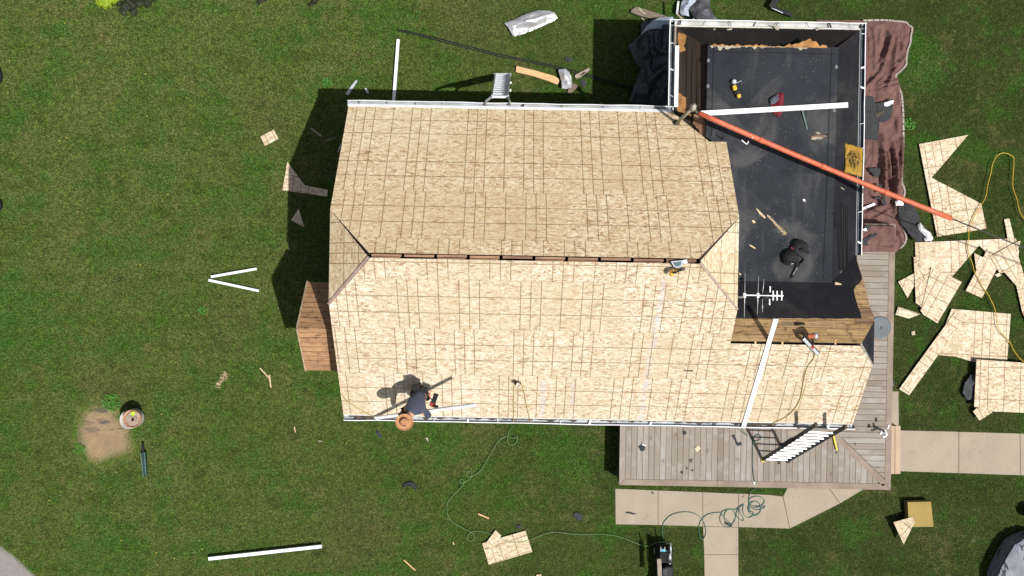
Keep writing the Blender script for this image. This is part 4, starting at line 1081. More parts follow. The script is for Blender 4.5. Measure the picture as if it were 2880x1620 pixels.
# ------------------------------------------------------------------ tools on the roof
saw = thing('circular_saw', 'yellow and grey circular saw straddling the ridge gap', 'saw', P(1905,745,5.56))
def pr(px, z, th, mat, par, nm, bevel=.004): return MB().prism(gp(px, z), th).build(nm, mat, par, bevel=bevel)
pr([(1886,735),(1922,731),(1921,745),(1914,752),(1904.5,755),(1895,750)], 5.63, .03, M('saw_grey', (.33,.36,.38), (.24,.27,.29), 8, .4, metal=.3, spec=.5), saw, 'blade_guard')
pr([(1893,738.5),(1917,735.5),(1916,744),(1910,749),(1903,750.5),(1897,746)], 5.642, .012, M('saw_blade_teal', (.03,.075,.085), (.05,.11,.12), 12, .3, spec=.5), saw, 'blade')
pr([(1921,731),(1932,730),(1934,741),(1923,742)], 5.62, .04, M_ALU, saw, 'base_plate')
pr([(1884,762),(1892,757),(1897,766),(1895,776),(1889,779),(1885,773)], 5.66, .11, M_YEL, saw, 'motor', .02)
pr([(1897,757),(1912,753),(1914,760),(1898,767)], 5.65, .09, M_YEL, saw, 'motor', .015)
pr([(1911,754),(1926,751.5),(1929,757),(1922,762),(1912,764)], 5.65, .08, M_WIRE, saw, 'battery', .012)
m = MB(); m.tube(smooth_path([P(1893,768,5.70), P(1904,764,5.74), P(1916,758,5.70)]), .018, 8); m.build('handle', M_BLK, saw, smooth=True)
ng = thing('nail_gun', 'silver and orange nail gun lying over the porch ridge', 'nail gun', on(2270,955,z_lo))
a, b = P(2260,952,4.60), on(2301,995,z_lo,.06)
m = MB(); m.bar(a, b, .075, .05); m.build('magazine', M_ALU, ng, bevel=.006)
m = MB(); m.bar(a.lerp(b,.02)+Vector((.025,.02,.03)), b+Vector((.025,.02,.03)), .018, .01); m.build('magazine_rail', M_BLK, ng)
m = MB(); m.bar(a.lerp(b,.48)+Vector((.01,0,.032)), a.lerp(b,.62)+Vector((.01,0,.032)), .06, .012); m.build('magazine_label', M_REDT, ng)
m = MB(); a2, b2 = P(2270,946,4.60), P(2297,944,4.60); d2 = (b2-a2)
m.tube([a2, a2+d2*.08, a2+d2*.7, a2+d2*.72, b2, b2+d2*.03], [.03,.045,.058,.062,.062,.05], 14); m.build('motor_body', M_ORT, ng, smooth=True)
m = MB(); m.tube([a2+d2*.70, a2+d2*.72, a2+d2*1.02], [.050,.064,.062], 14); m.build('cap', M_ALU, ng, smooth=True)
m = MB(); m.tube(smooth_path([P(2283,953,4.57), P(2287,961,4.55), P(2286,970,4.52)]), .024, 8); m.build('handle', M_BLK, ng, smooth=True)
m = MB(); m.box(P(2263,946,4.59), (.06,.07,.07)); m.build('nose', M_BLK, ng, bevel=.008)
dr = thing('cordless_drill', 'yellow cordless power tool with a round silver head on the flat roof', 'power tool', on(2068,250,z_flat))
zb = z_flat(5, 4)
m = MB(); m.lathe(P(2062.5,231.5,zb+.02), [(.03,.0),(.052,.01),(.054,.08),(.03,.10),(.012,.10),(.0,.085)], 18); m.build('head', M_ALU, dr, smooth=True)
pr([(2060,241),(2070,237),(2074,249),(2071,253),(2064,254)], zb+.12, .10, M_YEL, dr, 'motor_body', .015)
m = MB(); m.bar(P(2069,251,zb+.08), P(2078,267,zb+.06), .045, .05); m.build('grip', M_BLK, dr, bevel=.01)
pr([(2073,266),(2083,263),(2085,272),(2079,276),(2074,273)], zb+.10, .09, M_YEL, dr, 'battery', .01)
m = MB(); m.bar(P(2071,234,zb+.05), P(2085,227,zb+.03), .012, .012); m.build('bit', M_ALU, dr)
m = MB(); m.bar(P(2063,247,zb+.05), P(2074,270,zb+.04), .05, .04); m.build('base', M_BLK, dr)
# dark cloth bundle under the long white trim
bag = thing('cloth_bundle', 'crumpled dark red and grey cloth bundle under the white trim', 'cloth', on(2180,295,z_flat))
zc = z_flat(5.3, 3.6)
cloth('red_part', [(2186,262),(2203,262),(2204,280),(2203,300),(2200,318),(2190,330),(2176,322),(2168,302),(2170,285),(2180,272)], lambda x,y: zc+.03, .03, .06, 7, M_RED, 3, bag, zbase=3.75, edge=.08)
cloth('grey_part', [(2163,282),(2172,272),(2186,266),(2192,274),(2190,286),(2178,292),(2166,294)], lambda x,y: zc+.055, .03, .06, 8, M_GREYC, 4, bag, zbase=3.75, edge=.06)
# harness
har = thing('safety_harness', 'black safety harness heap with a printed strap on the flat roof', 'harness', on(2230,720,z_flat))
zh = z_flat(6, 1)
def lump(px, h, seed, mat=M_BLKM, nm='padding', st=.035):
    c = sum(gp(px, 3.7), Vector())/len(px); rr = max((p-c).length for p in gp(px, 3.7))
    cloth(nm, px, lambda x, y: zh + .008 + h*max(0, 1-((x-c.x)**2+(y-c.y)**2)/(rr*rr))**.6, st, .035, 8, mat, seed, har, zbase=3.7, edge=.08)
lump([(2225,690),(2228,679),(2240,674),(2254,675),(2268,684),(2275,693),(2274,700),(2262,699),(2250,696),(2240,703),(2230,704)], .15, 5)
lump([(2199,720),(2206,710),(2216,702),(2228,700),(2238,706),(2244,722),(2240,736),(2226,742),(2212,747),(2203,740)], .17, 6)
lump([(2246,700),(2262,698),(2272,700),(2278,712),(2274,716),(2258,708)], .05, 7)
lump([(2215,714),(2232,710),(2240,722),(2232,733),(2220,732)], .20, 8, M('harness_panel', (.010,.013,.012), (.02,.022,.02), 20, .8), 'back_pad', .03)
def strap(px, z, wd, mat, nm, par):
    ps = smooth_path([P(x, y, z) for x, y in px]); m = MB()
    for i in range(len(ps)-1): m.bar(ps[i], ps[i+1], wd, .006)
    return m.build(nm, mat, par)
st_ = strap([(2244,728),(2243,742),(2238,758),(2230,776),(2227,783)], zh+.03, .045, M_BLKM, 'strap', har)
strap([(2262,728),(2254,738),(2244,752),(2236,770)], zh+.02, .022, M_BLKM, 'strap', har)
strap([(2232,704),(2246,716),(2262,730),(2250,742)], zh+.05, .02, M_BLKM, 'strap', har)
m = MB()
for k in range(5):   # the row of pale rings printed along the strap
    q = P(2242.0-k*2.6, 754+k*4.2, zh+.036); n = 8
    for j in range(n):
        if k % 2 == 0 and j == 0: continue
        a0, a1 = 2*math.pi*j/n, 2*math.pi*(j+1)/n
        m.bar(q+Vector((math.cos(a0)*.011, math.sin(a0)*.011, 0)), q+Vector((math.cos(a1)*.011, math.sin(a1)*.011, 0)), .005, .002)
m.build('strap_print', M('strap_print_white', (.5,.5,.5)), st_)
m = MB(); m.box(P(2228,741,zh+.10), (.04,.018,.01), Matrix.Rotation(R(25),3,'Z')); m.build('buckle', M_ALU, har)
m = MB(); m.bar(P(2224,696,zh+.10), P(2232,700,zh+.10), .03, .02); m.build('buckle', M_RED, har)
strip('pry_bar', on(2256,309,z_flat,.03), on(2270,364,z_flat,.02), .030, .02, M_GREENP, 'pale green flat bar lying on the flat roof below the white trim', 'pry bar')
strip('nail_bar', on(1924,1042.5,z_lo,.012), on(1949,1043,z_lo,.012), .022, .014, M('dark_rust', (.045,.02,.012), (.07,.03,.02), 9), 'short dark metal bar on the lower roof slope', 'bar')
hm = thing('torn_flashing', 'torn scrap with a rusty rod on the flat roof near the right gutter', 'scrap', on(2300,383,z_flat))
zt = z_flat(6.3, 3.3)
m = MB(); m.tube([P(2280,385,zt+.04), P(2292,382.5,zt+.03), P(2328,382.5,zt+.03)], .009, 6); m.build('rod', M_RUST, hm); m = MB(); m.box(P(2329,381,zt+.03), (.03,.05,.04)); m.build('head', M_BLK, hm)
MB().prism(rough_outline(gp([(2280,393),(2284,388),(2300,384),(2318,386),(2308,390),(2290,394)], zt+.015), .03, .012, 5), .006).build('paper', M_PEEL, hm)
MB().prism(rough_outline(gp([(2292,372),(2302,371),(2308,377),(2302,379)], zt+.015), .03, .01, 6), .006).build('paper', M_PEEL, hm)
# pad hung over the right gutter
pad = cloth('foam_pad', [(2369,409),(2372,406),(2390,408),(2410,412),(2428,417),(2427,440),(2426,470),(2424,497),(2400,493),(2367,487),(2369,470),(2371,450),(2370,430)], lambda x,y: 3.52 - .34*(x-7.05), .035, .035, 3.5, None, 9, zbase=3.35, edge=.05)
pad.data.materials.clear()
def pad_mat():
    m, nt, bs = newmat('stained_foam'); ob = coords(nt); x, y, z = sep(nt, ob)
    c = ramp(nt, noi(nt, ob, 5, 5), [(.3, (.36,.22,.04)), (.7, (.25,.15,.03))])
    d = ((x*x*9.0) + (y*y*5.0) + noi(nt, ob, 6, 4)*.7 - .35).ss(.10, .38).inv()
    c = mix(nt, d*noi(nt, ob, 18, 4).ss(.28, .6), c, (.035,.026,.012)); fin(nt, bs, c, .95, .1, noi(nt, ob, 40, 3), .5, .01); return m
pad.data.materials.append(pad_mat()); so_ = pad.modifiers.new('thick', 'SOLIDIFY'); so_.thickness = .06; so_.offset = -1
tag(pad, 'stained yellow foam pad draped over the right hand gutter', 'foam pad')
# vent pipe
vp = thing('vent_pipe', 'beige plastic vent pipe standing out of the lower roof slope', 'vent pipe', on(1456,1077,z_lo))
q = on(1456,1077,z_lo); t_ = P(1457,1084,q.z+.26)
MB().tube([q-Vector((0,0,.1)), t_], .042, 16, caps=False).build('pipe', M_VENT, vp, smooth=True)
MB().lathe(t_, [(.047,-.05),(.048,.0),(.034,.002),(.033,-.16),(.0,-.17)], 16).build('rim', M_VENT, vp, smooth=True)
MB().lathe(t_-Vector((0,0,.12)), [(.0,.0),(.032,.001)], 16).build('bore', M_VOID, vp)
MB().lathe(q, [(.075,-.03),(.07,.02),(.045,.05)], 16).build('boot', M_WIRE, vp, smooth=True)
# cords on the roof
def cord(name, px, r, mat, label, cat, zf=None, z=.06, k=6, dz=.012, n=6, group=None):
    pts = []
    for q in px:
        if len(q) == 3: pts.append(P(q[0], q[1], q[2]))
        elif zf is not None: pts.append(on(q[0], q[1], zf, dz))
        else: pts.append(P(q[0], q[1], z))
    return one(MB().tube(smooth_path(pts, k), r, n).build(name, mat, smooth=True), label, cat, group)
cord('rope', [(1446,1084),(1445,1100),(1444,1130),(1444.5,1160),(1444,1177),(1445,1188,3.11)], .009, M_ROPE, 'left of the two tan cords hanging from the vent pipe to the gutter', 'rope', z_lo)
cord('rope', [(1464,1079),(1470,1088),(1474,1105),(1480,1138),(1488,1172),(1494,1189,3.11)], .009, M_ROPE, 'right curving tan cord running from the vent pipe to the gutter', 'rope', z_lo)
cord('rope', [(960,1108),(972,1124),(990,1138),(1020,1156),(1044,1168),(1058,1175)], .010, M_ROPE, 'tan cord across the lower left roof corner to the white trim', 'rope', z_lo)
cord('rope', [(2291,996),(2286,1012),(2272,1030),(2262,1060),(2256,1095),(2247,1130),(2225,1160),(2200,1178),(2180,1187),(2172,1194)], .012, M_ROPE, 'tan air cord curving down the porch roof from the nail gun', 'rope', z_lo)
# splinters and chips on the flat roof
G3 = 'pale wood splinters on the dark roof'
def chip(px, label, zf=z_flat, mat=None, z=.012): return flat('splinter', px, z, .008, mat or M_CHIP, label, 'splinter', G3, zf=zf)
chip([(2126,585),(2131,588),(2154,611),(2151,615),(2136,602)], 'longest pale splinter on the flat roof')
chip([(2114,620),(2121,619),(2126,627),(2119,628)], 'short pinkish splinter below the longest one')
chip([(2107,690),(2110,688),(2125,697),(2124,701)], 'thin splinter left of the black harness')
chip([(2079,767),(2085,771),(2084,775),(2079,771)], 'splinter beside the right gable edge, over the aerial')
chip([(2257,562),(2262,559),(2266,565),(2263,568)], 'small white flake in the middle of the flat roof', mat=M_WHITE2)
chip([(2365,525),(2375,533),(2374,535),(2365,528)], 'grey sliver near the orange sleeve by the right gutter', mat=M_PEEL)
chip([(2003,87),(2010,79),(2015,86),(2012,94),(2007,92)], 'peeled paint chip on the upper gutter edge, left one', lambda u,v: 3.24, M_PEEL)
chip([(2020,85),(2028,88),(2029,92),(2021,90)], 'smaller peeled paint chip just right of the left one', lambda u,v: 3.24, M_PEEL)
chip([(2044,82),(2060,79),(2058,84),(2046,87)], 'long peeled paint chip near the upper gutter middle', lambda u,v: 3.24, M_PEEL)
chip([(2172,70),(2192,76),(2190,85),(2183,84)], 'largest peeled paint chip by the upper gutter', lambda u,v: 3.24, M_PEEL)
chip([(2293,82),(2310,77),(2308,82),(2296,86)], 'peeled paint chip nearest the right corner of the upper gutter', lambda u,v: 3.24, M_PEEL)
m = MB(); r_ = random.Random(11)
for k in range(420):
    t = r_.random(); q_ = r_.gauss(0, 1.2+3.0*t*r_.random()); x = 2158+52*t + q_*.7; y = 605+54*t - q_*.7
    p = on(x, y, z_flat, .006); a = r_.uniform(0, 6.28); s_ = r_.uniform(.003, .010)
    m.box(p, (s_*2, s_*.7, .003), Matrix.Rotation(a, 3, 'Z'))
tag(m.build('sawdust', M_CHIP), 'streak of pale sawdust on the flat roof', 'sawdust', kind='stuff')
m = MB()
for k in range(420):
    p = on(r_.uniform(2080,2390), r_.uniform(130,780), z_flat, .004); s_ = r_.uniform(.002, .007)
    u_, v_ = UV(p)
    if FW+.1 < u_ < FE-.1 and (u_ > 4.55 or v_ > 3.3): m.box(p, (s_*2, s_, .003), Matrix.Rotation(r_.uniform(0,6.28), 3, 'Z'))
tag(m.build('grit', M_PEEL), 'fine pale debris sprinkled over the flat roof', 'debris', kind='stuff')
# pale dusty marks are part of the membrane; metal tabs on its edge
for (x, y), lab in zip(((1993,170),(1992,242),(2353,188),(2347,310)), ('upper left', 'lower left', 'upper right', 'lower right')):
    flat('fixing_plate', [(x-4,y-4),(x+1,y-6),(x+4,y),(x+3,y+5),(x-4,y+5)], .006, .004, M('plate_grey_'+lab[:5]+lab[-4:], (.16,.17,.17), (.10,.105,.11), 20), 'rounded grey fixing plate at the '+lab+' border of the flat roof', 'plate', 'fixing plates on the flat roof', zf=z_flat)
# ------------------------------------------------------------------ tarps
def z_tarp(x, y):
    u, v = UV((x, y)); k = 1/(1+math.exp((v-(dvN+.02))*45))
    side = 1/(1+math.exp((u-(du1+.03))*38))
    return .06 + .70*k*side
TB = [(2296,57),(2427,58),(2487,57),(2520,60),(2546,63),(2556,72),(2565,80),(2562,100),(2560,120),(2553,140),(2550,157),(2549,172),(2547,184),(2534,199),(2520,212),(2523,228),(2529,249),(2535,265),(2537,282),(2540,330),(2540,405),(2538,450),(2536,508),(2541,525),(2544,539),(2542,552),(2536,566),(2526,590),(2524,612),(2538,640),(2548,665),(2544,685),(2532,698),(2518,710),(2506,709),(2480,713),(2440,711),(2420,712),(2296,712)]
tb_f = [fold(2502,84,2497,130,.10,.06), fold(2512,95,2548,150,.08,.04), fold(2500,110,2472,210,.20,.05), fold(2472,205,2428,252,.18,.045), fold(2520,110,2505,200,.12,.04), fold(2545,160,2500,210,.14,.035),
        fold(2512,195,2486,255,.14,.035), fold(2440,262,2530,240,.10,.035), fold(2445,252,2520,228,.08,.03), fold(2520,215,2528,300,.09,.035), fold(2476,400,2482,560,.30,.045), fold(2508,405,2512,600,.34,.045), fold(2535,380,2528,520,.18,.04),
        fold(2494,430,2500,520,.14,.035), fold(2475,380,2490,420,.14,.035), fold(2430,600,2480,578,.14,.035), fold(2440,625,2500,590,.12,.035), fold(2515,640,2540,690,.14,.04), fold(2430,700,2500,703,.07,.03), fold(2440,90,2446,150,.07,.035), fold(2455,80,2460,200,.08,.04),
        fold(2475,75,2468,140,.07,.03), fold(2488,150,2460,195,.08,.03), fold(2530,90,2535,140,.07,.03), fold(2530,170,2505,190,.09,.03), fold(2486,215,2462,240,.08,.03), fold(2518,330,2522,380,.12,.04), fold(2455,405,2452,470,.06,.035)]
tarp = cloth('brown_tarp', TB, z_tarp, .032, .055, 3.0, M_TARPB, 3, folds=tb_f, edge=.12, stretch=(1.5,.8))
tag(tarp, 'brown tarpaulin spread along the right wall and over the deck end', 'tarpaulin')
hem = [P(x, y, .10) for x, y in TB[1:33]]
m = MB(); hp = smooth_path(hem, 4)
for i in range(len(hp)-1):
    m.bar(hp[i]+Vector((0,0,.012)), hp[i+1]+(hp[i+1]-hp[i])*.15+Vector((0,0,.012)), .045, .012)
m.build('hem', M_HEM, tarp)
kt = cloth('black_tarp', [(1800,72),(1822,64),(1852,62),(1900,62),(1915,90),(1915,290),(1900,300),(1860,302),(1830,300),(1800,292),(1768,290),(1774,262),(1790,225),(1800,200),(1785,180),(1776,160),(1764,132),(1780,118),(1800,100)],
     lambda x, y: .08 + .18*max(0, (x-2.9)), .04, .20, 2.0, M_TARPK, 6, folds=[fold(1900,140,1860,200,.2,.10), fold(1890,180,1800,250,.16,.08), fold(1880,200,1850,290,.14,.07), fold(1820,100,1790,160,.12,.08), fold(1870,110,1850,170,.12,.08), fold(1840,220,1810,280,.1,.06), fold(1860,215,1835,285,.1,.05), fold(1795,120,1830,190,.1,.07)], edge=.2, stretch=(1.2,.8))
tag(kt, 'black plastic sheeting heaped below the left gutter of the extension', 'plastic sheet')
ks = cloth('silver_sheet', [(1828,70),(1848,62),(1885,62),(1890,100),(1880,97),(1862,95),(1842,92),(1818,93),(1805,102),(1796,108),(1812,86)], lambda x, y: .26 + .18*max(0, x-2.9), .04, .06, 2.2, M_TARPS, 8, edge=.1, stretch=(2,.6))
tag(ks, 'pale blue grey sheet edge over the black plastic at the gutter corner', 'plastic sheet')
hp_ = thing('tarp_heap', 'silver and black tarp heap behind the upper gutter of the extension', 'tarpaulin', P(1950,30,0))
cloth('silver_part', [(1912,14),(1920,4),(1930,-14),(1952,-16),(1956,8),(1950,20),(1938,34),(1930,42),(1933,56),(1924,54),(1912,52),(1906,46),(1908,30)], lambda x,y: .30, .04, .14, 2.2, M_TARPS, 12, hp_, edge=.12, stretch=(2,.8))
cloth('black_part', [(1948,20),(1958,4),(1966,-16),(1990,-14),(1988,10),(1990,34),(1998,52),(2010,64),(1985,72),(1960,72),(1944,60),(1938,48),(1930,40)], lambda x,y: .34, .04, .17, 2.4, M('heap_black', (.045,.045,.052), (.085,.085,.095), 4, .6, bstr=.5, bscale=12, bdist=.02), 13, hp_, edge=.12)
strip('trim_offcut', P(1908,3,.62), P(1904,40,.55), .05, .012, M_GUTW, 'pale metal strip standing against the tarp heap', 'metal strip')
strip('trim_offcut', P(1905,40,.55), P(1924,58,.50), .04, .012, M_GREYBD, 'grey metal strip slanting in front of the tarp heap', 'metal strip')
strip('trim_offcut', P(1950,52,.6), P(1950,66,.45), .03, .012, M_GUTW, 'short white strip poking up behind the upper gutter', 'metal strip')
ul = thing('underlayment', 'dark underlayment strip with a torn foil end beside the tarp', 'roofing sheet', P(2560,625,0))
cloth('felt', [(2519,579),(2556,575),(2568,592),(2579,612),(2577,627),(2588,648),(2604,673),(2573,681),(2556,668),(2546,657),(2532,635),(2521,617)], lambda x,y: .20, .045, .07, 1.6, M_UNDER, 15, ul, edge=.15, folds=[fold(2524,600,2572,622,-.05,.05), fold(2550,640,2590,660,.06,.06)])
cloth('foil_end', [(2567,636),(2577,628),(2588,643),(2604,654),(2613,672),(2606,681),(2598,675),(2586,662),(2574,650)], lambda x,y: .27, .03, .06, 5, M_SILV, 16, ul, edge=.05)
cloth('foil_end', [(2586,672),(2600,668),(2604,678),(2590,681)], lambda x,y: .27, .03, .05, 5, M_SILV, 19, ul, edge=.05)
flat('foam_scrap', [(2519,566),(2531,562),(2543,572),(2541,578),(2520,578)], .30, .05, M_WHITE2, 'white scrap beside the orange sleeve on the tarp', 'scrap', bevel=.008)
strip('trim_offcut', P(2419,590,.22), P(2461,573,.20), .06, .012, M_WHITE, 'white bent strip lying on the brown tarp at the gutter', 'metal strip')
# ---- roofing scraps on the tarp, deck, path and lawn
G4 = 'black shingle scraps'
def scrap(px, z, label, seed, mat=None, zf=None, jag=(.05,.015), th=.012, nm='shingle_scrap', cat='shingle', grp=G4):
    return flat(nm, px, z, th, mat or M_SHING, label, cat, grp, jag=jag, seed=seed, zf=zf)
scrap([(2418,272),(2456,270),(2461,291),(2505,281),(2500,300),(2462,316),(2432,318),(2418,318)], .23, 'large black shingle sheet at the top of the pile on the tarp', 1)
scrap([(2465,292),(2513,279),(2512,300),(2505,332),(2488,345),(2474,345),(2470,318)], .245, 'large black shingle sheet with a pale rubbed corner on the tarp', 2)
scrap([(2431,312),(2472,314),(2473,358),(2470,394),(2434,393),(2431,350)], .255, 'tall black shingle sheet at the bottom of the pile on the tarp', 3)
scrap([(2462,322),(2486,308),(2489,316),(2466,331)], .27, 'small brownish shingle tab on top of the tarp pile', 4, M('shingle_brown', (.06,.045,.03), (.04,.03,.022), 14))
flat('foil_scrap', [(2486,291),(2513,280),(2513,292),(2490,300)], .262, .006, M_SILV, 'pale foil rubbed patch lying on the shingle pile', 'foil', jag=(.04,.012), seed=5)
scrap([(2441,474),(2475,473),(2477,487),(2465,499),(2456,493),(2450,482)], .22, 'black torn patch alone on the tarp below the foam pad', 6)
scrap([(2470,518),(2480,517),(2482,540),(2474,545)], .28, 'narrow black strip on the tarp above the orange sleeve', 7)
scrap([(2460,554),(2480,553),(2484,560),(2466,562)], .24, 'flat black strip on the tarp under the orange sleeve', 8)
scrap([(2482,556),(2492,556),(2492,578),(2484,580)], .28, 'upright black strip on the tarp fold right of the flat strip', 9)
scrap([(2424,674),(2464,655),(2469,661),(2440,676),(2442,690),(2434,692),(2425,682)], .86, 'V shaped shingle strip on the tarp at the deck end', 10)
scrap([(2432,636),(2446,629),(2448,642),(2436,649)], .86, 'small black scrap beside the foil on the deck tarp', 11)
flat('foil_scrap', [(2427,645),(2435,641),(2440,650),(2430,650)], .87, .006, M_SILV, 'tiny bright foil scrap on the tarp at the deck end', 'foil')
scrap([(1803,1252),(1809,1247),(1818,1252),(1812,1268),(1804,1269),(1797,1258)], .722, 'black shingle scrap on the deck near its left edge', 12)
flat('foil_scrap', [(1806,1247),(1818,1252),(1816,1256),(1806,1252)], .73, .004, M_GUTW, 'pale torn edge on the left deck scrap', 'foil')
scrap([(1922,1214),(1929,1214),(1931,1221),(1923,1222)], .722, 'black scrap on the deck close to the lower gutter', 13)
scrap([(2060,1226),(2066,1224),(2073,1240),(2077,1247),(2085,1243),(2088,1250),(2073,1255),(2068,1240)], .722, 'crooked black strip on the deck left of the ladder shadow', 14, jag=(.03,.012))
scrap([(1939,1291),(1948,1290),(1947,1300),(1942,1302)], .722, 'curled grey scrap in the middle of the deck', 15, M_WIRE, jag=(.02,.012))
scrap([(1914,1327),(1920,1325),(1922,1331),(1916,1333)], .722, 'round black scrap low on the deck', 16, jag=(.02,.008))
scrap([(1931,1315),(1934,1316),(1933,1320),(1930,1319)], .722, 'smallest black crumb on the deck', 17, jag=(.02,.005))
scrap([(1945,1322),(1950,1321),(1950,1325),(1946,1325)], .722, 'black crumb right of the smallest one on the deck', 18, jag=(.02,.005))
scrap([(2188,1298),(2194,1299),(2195,1303),(2190,1306)], .722, 'black scrap on the deck under the ladder foot', 19, jag=(.02,.01))
scrap([(2350,1272),(2354,1271),(2355,1275),(2351,1276)], .722, 'black crumb at the end of the yellow handle', 20, jag=(.02,.005))
flat('paper_scrap', [(2119,1356),(2124,1355),(2125,1361),(2121,1363)], .73, .012, M_WHITE, 'white scrap on the deck border by the teal hose', 'scrap', jag=(.02,.008), seed=3)
strip('yellow_handle', P(2343,1222,.745), P(2354,1267,.745), .042, .035, M_YELP, 'yellow handle lying on the deck boards near the corner', 'handle', bevel=.012)
strip('stick', P(2405,1253,.715), P(2407,1246,.715), .012, .01, M_WIRE, 'short dark stick on the deck side strip', 'stick')
scrap([(1759,1440),(1772,1440),(1784,1443),(1793,1446),(1782,1447),(1762,1444)], .05, 'long dark strip on the left end of the concrete path', 21, jag=(.03,.008))
scrap([(1831,1385),(1836,1383),(1839,1388),(1834,1390)], .05, 'small dark clump on the concrete path by the deck', 22, jag=(.02,.01))
scrap([(2040,1467),(2061,1474),(2058,1482),(2038,1474)], .06, 'black rectangular scrap beside the coiled hose', 23, M_BLK, jag=(.06,.003), th=.03)
strip('twig', P(2087,1401,.05), P(2094,1394,.05), .010, .008, M_RUST, 'reddish twig on the path above the hose coils', 'twig')
scrap([(1612,1446),(1625,1441),(1638,1448),(1636,1462),(1620,1464)], .045, 'black patch on the lawn left of the path', 24)
scrap([(1452,1478),(1464,1476),(1466,1486),(1456,1488)], .045, 'small black patch on the lawn over the sheathing offcut', 25)
scrap([(1058,1214),(1066,1213),(1071,1222),(1073,1232),(1066,1230),(1060,1222)], .05, 'black curled strip on the grass below the roofer', 26, jag=(.03,.008))
scrap([(1588,160),(1600,159),(1610,166),(1609,174),(1598,175),(1590,168)], .045, 'black patch on the grass above the foil sheet', 27)
scrap([(1634,222),(1646,220),(1649,240),(1640,246),(1632,232)], .045, 'black patch at the extension shadow edge', 28)
flat('paper_scrap', [(1196,1231),(1202,1230),(1205,1238),(1203,1246),(1201,1239)], .06, .01, M_PEEL, 'white curled scrap on the grass below the eave', 'scrap', jag=(.02,.006), seed=4)
G5 = 'loose sticks on the lawn'
def stick(a, b, wd, mat, label): return strip('stick', P(*a,.055), P(*b,.05), wd, .014, mat, label, 'stick', G5)
stick((731,1035),(757,1063), .03, M_CHIP, 'slanting pale stick of the crossed pair left of the house')
stick((757.5,1054),(762,1090), .035, M_CHIP, 'upright pale stick of the crossed pair left of the house')
stick((1345,1445),(1375,1458), .035, M_NEWBD, 'brown stick between hose and front lawn panel')
stick((1136,1575),(1168,1604), .030, M_NEWBD, 'brown stick left of the front lawn panel near the bottom edge')
stick((828,1200),(831,1216), .025, M_CHIP, 'short stick below the bay corner')
stick((894,1240),(906,1241), .025, M_GREYBD, 'grey stub on the grass below the house')
stick((1274,1524),(1277,1532), .025, M_CHIP, 'tiny stub above the front lawn panel')
stick((874,361),(903,382), .045, M_GREYBD, 'grey lath in the house shadow, upper one')
stick((912,397),(943,387), .035, M_OLDBD, 'dark lath in the house shadow by the rake')
stick((950,428),(960,404), .022, M_GUTW, 'pale thin lath in the house shadow under the roof edge')
stick((1805,50),(1822,73), .035, M_PEEL, 'pale peeled stick in front of the weathered plank')
m = MB(); r_ = random.Random(21)
for k in range(60):
    t = r_.random(); p = P(611+26*t+r_.gauss(0,2), 1088-40*t+r_.gauss(0,3), .06); a = r_.uniform(0,6.28)
    m.bar(p, p+Vector((math.cos(a)*.06, math.sin(a)*.06, r_.uniform(-.02,.03))), .008, .004)
tag(m.build('dry_weed', M_CHIP), 'dry tan weed stalk lying on the left lawn', 'weed')
# ---- boards and metal pieces behind the house
def lath(name, px, z, th, mat, label, cat='board', bevel=.004): return flat(name, px, z, th, mat, label, cat, 'boards lying behind the house', bevel=bevel)
lath('new_board', [(1453,185.5),(1505,198),(1560,214),(1571,221),(1573,228),(1568,238),(1540,227),(1500,214),(1450,202)], .10, .04, M_NEWBD, 'new orange board lying on the grass behind the house')
lath('weathered_board', [(1786,20),(1792,19),(1878,46),(1872,62),(1800,44),(1774,34),(1776,28)], .10, .04, M_OLDBD, 'dark weathered plank at the corner of the extension')
flat('splinter', [(1794,20),(1800,22),(1808,32),(1817,37),(1815,41),(1806,36),(1798,28)], .108, .006, M_PEEL, 'peeling strip stuck on the weathered plank', 'splinter')
lath('grey_board', [(1617,211),(1652,192),(1658,191.5),(1659,197),(1630,219),(1620,221),(1617,216)], .09, .03, M_GREYBD, 'grey split board at the edge of the extension shadow')
flat('board_split', [(1628,213),(1642,203),(1649,202),(1638,210)], .095, .004, M_VOID, 'dark split in the grey board', 'board')
flat('board', [(1600,245),(1615,234),(1627,243),(1606,262),(1596,262)], .06, .02, M_OLDBD, 'dark board lying under the crumpled foil', 'board')
def foil(name, px, z, amp, sc, seed, label, folds=(), mat=None):
    o = cloth(name, px, lambda x, y: z, .04, amp, sc, mat or M_SILV, seed, folds=folds, edge=.08); tag(o, label, 'metal sheet'); return o
foil('flashing_sheet', [(1419,68),(1440,59),(1480,41),(1516,31),(1530,33),(1545,32),(1560,38),(1566,52),(1558,60),(1520,78),(1470,98),(1448,104),(1441,101),(1430,80)], .10, .07, 2.2, 31, 'bent silver flashing sheet on the upper lawn', [fold(1425,85,1560,42,.09,.05), fold(1440,100,1565,55,-.04,.04)], M('flashing_metal', (.66,.67,.69), (.46,.44,.43), 2.4, .35, metal=.6, spec=.5, stretch=(1,2,1)))
foil('foil_sheet', [(1570,200),(1588,197),(1600,206),(1606,222),(1609,238),(1605,250),(1592,254),(1580,252),(1578,232)], .16, .12, 4.0, 32, 'crumpled shiny foil sheet behind the house', [fold(1580,205,1600,248,.1,.05)])
flat('flashing_strip', [(1001,224),(1006,228),(980,268),(971,263)], .08, .01, M_GUT, 'narrow grey flashing strip by the left gutter end', 'metal strip')
flat('plastic_bottle', [(1024,247),(1030,247),(1037,258),(1037,263),(1031,263)], .10, .06, M_GUTW, 'small clear white bottle by the left gutter end', 'bottle', bevel=.02)
hs = thing('bent_gutter', 'bent black gutter length at the top frame edge', 'gutter', P(2190,20,0))
m = MB(); m.bar(P(2167,22,.16), P(2188,-12,.22), .15, .10); m.build('section', M_BLK, hs, bevel=.012)
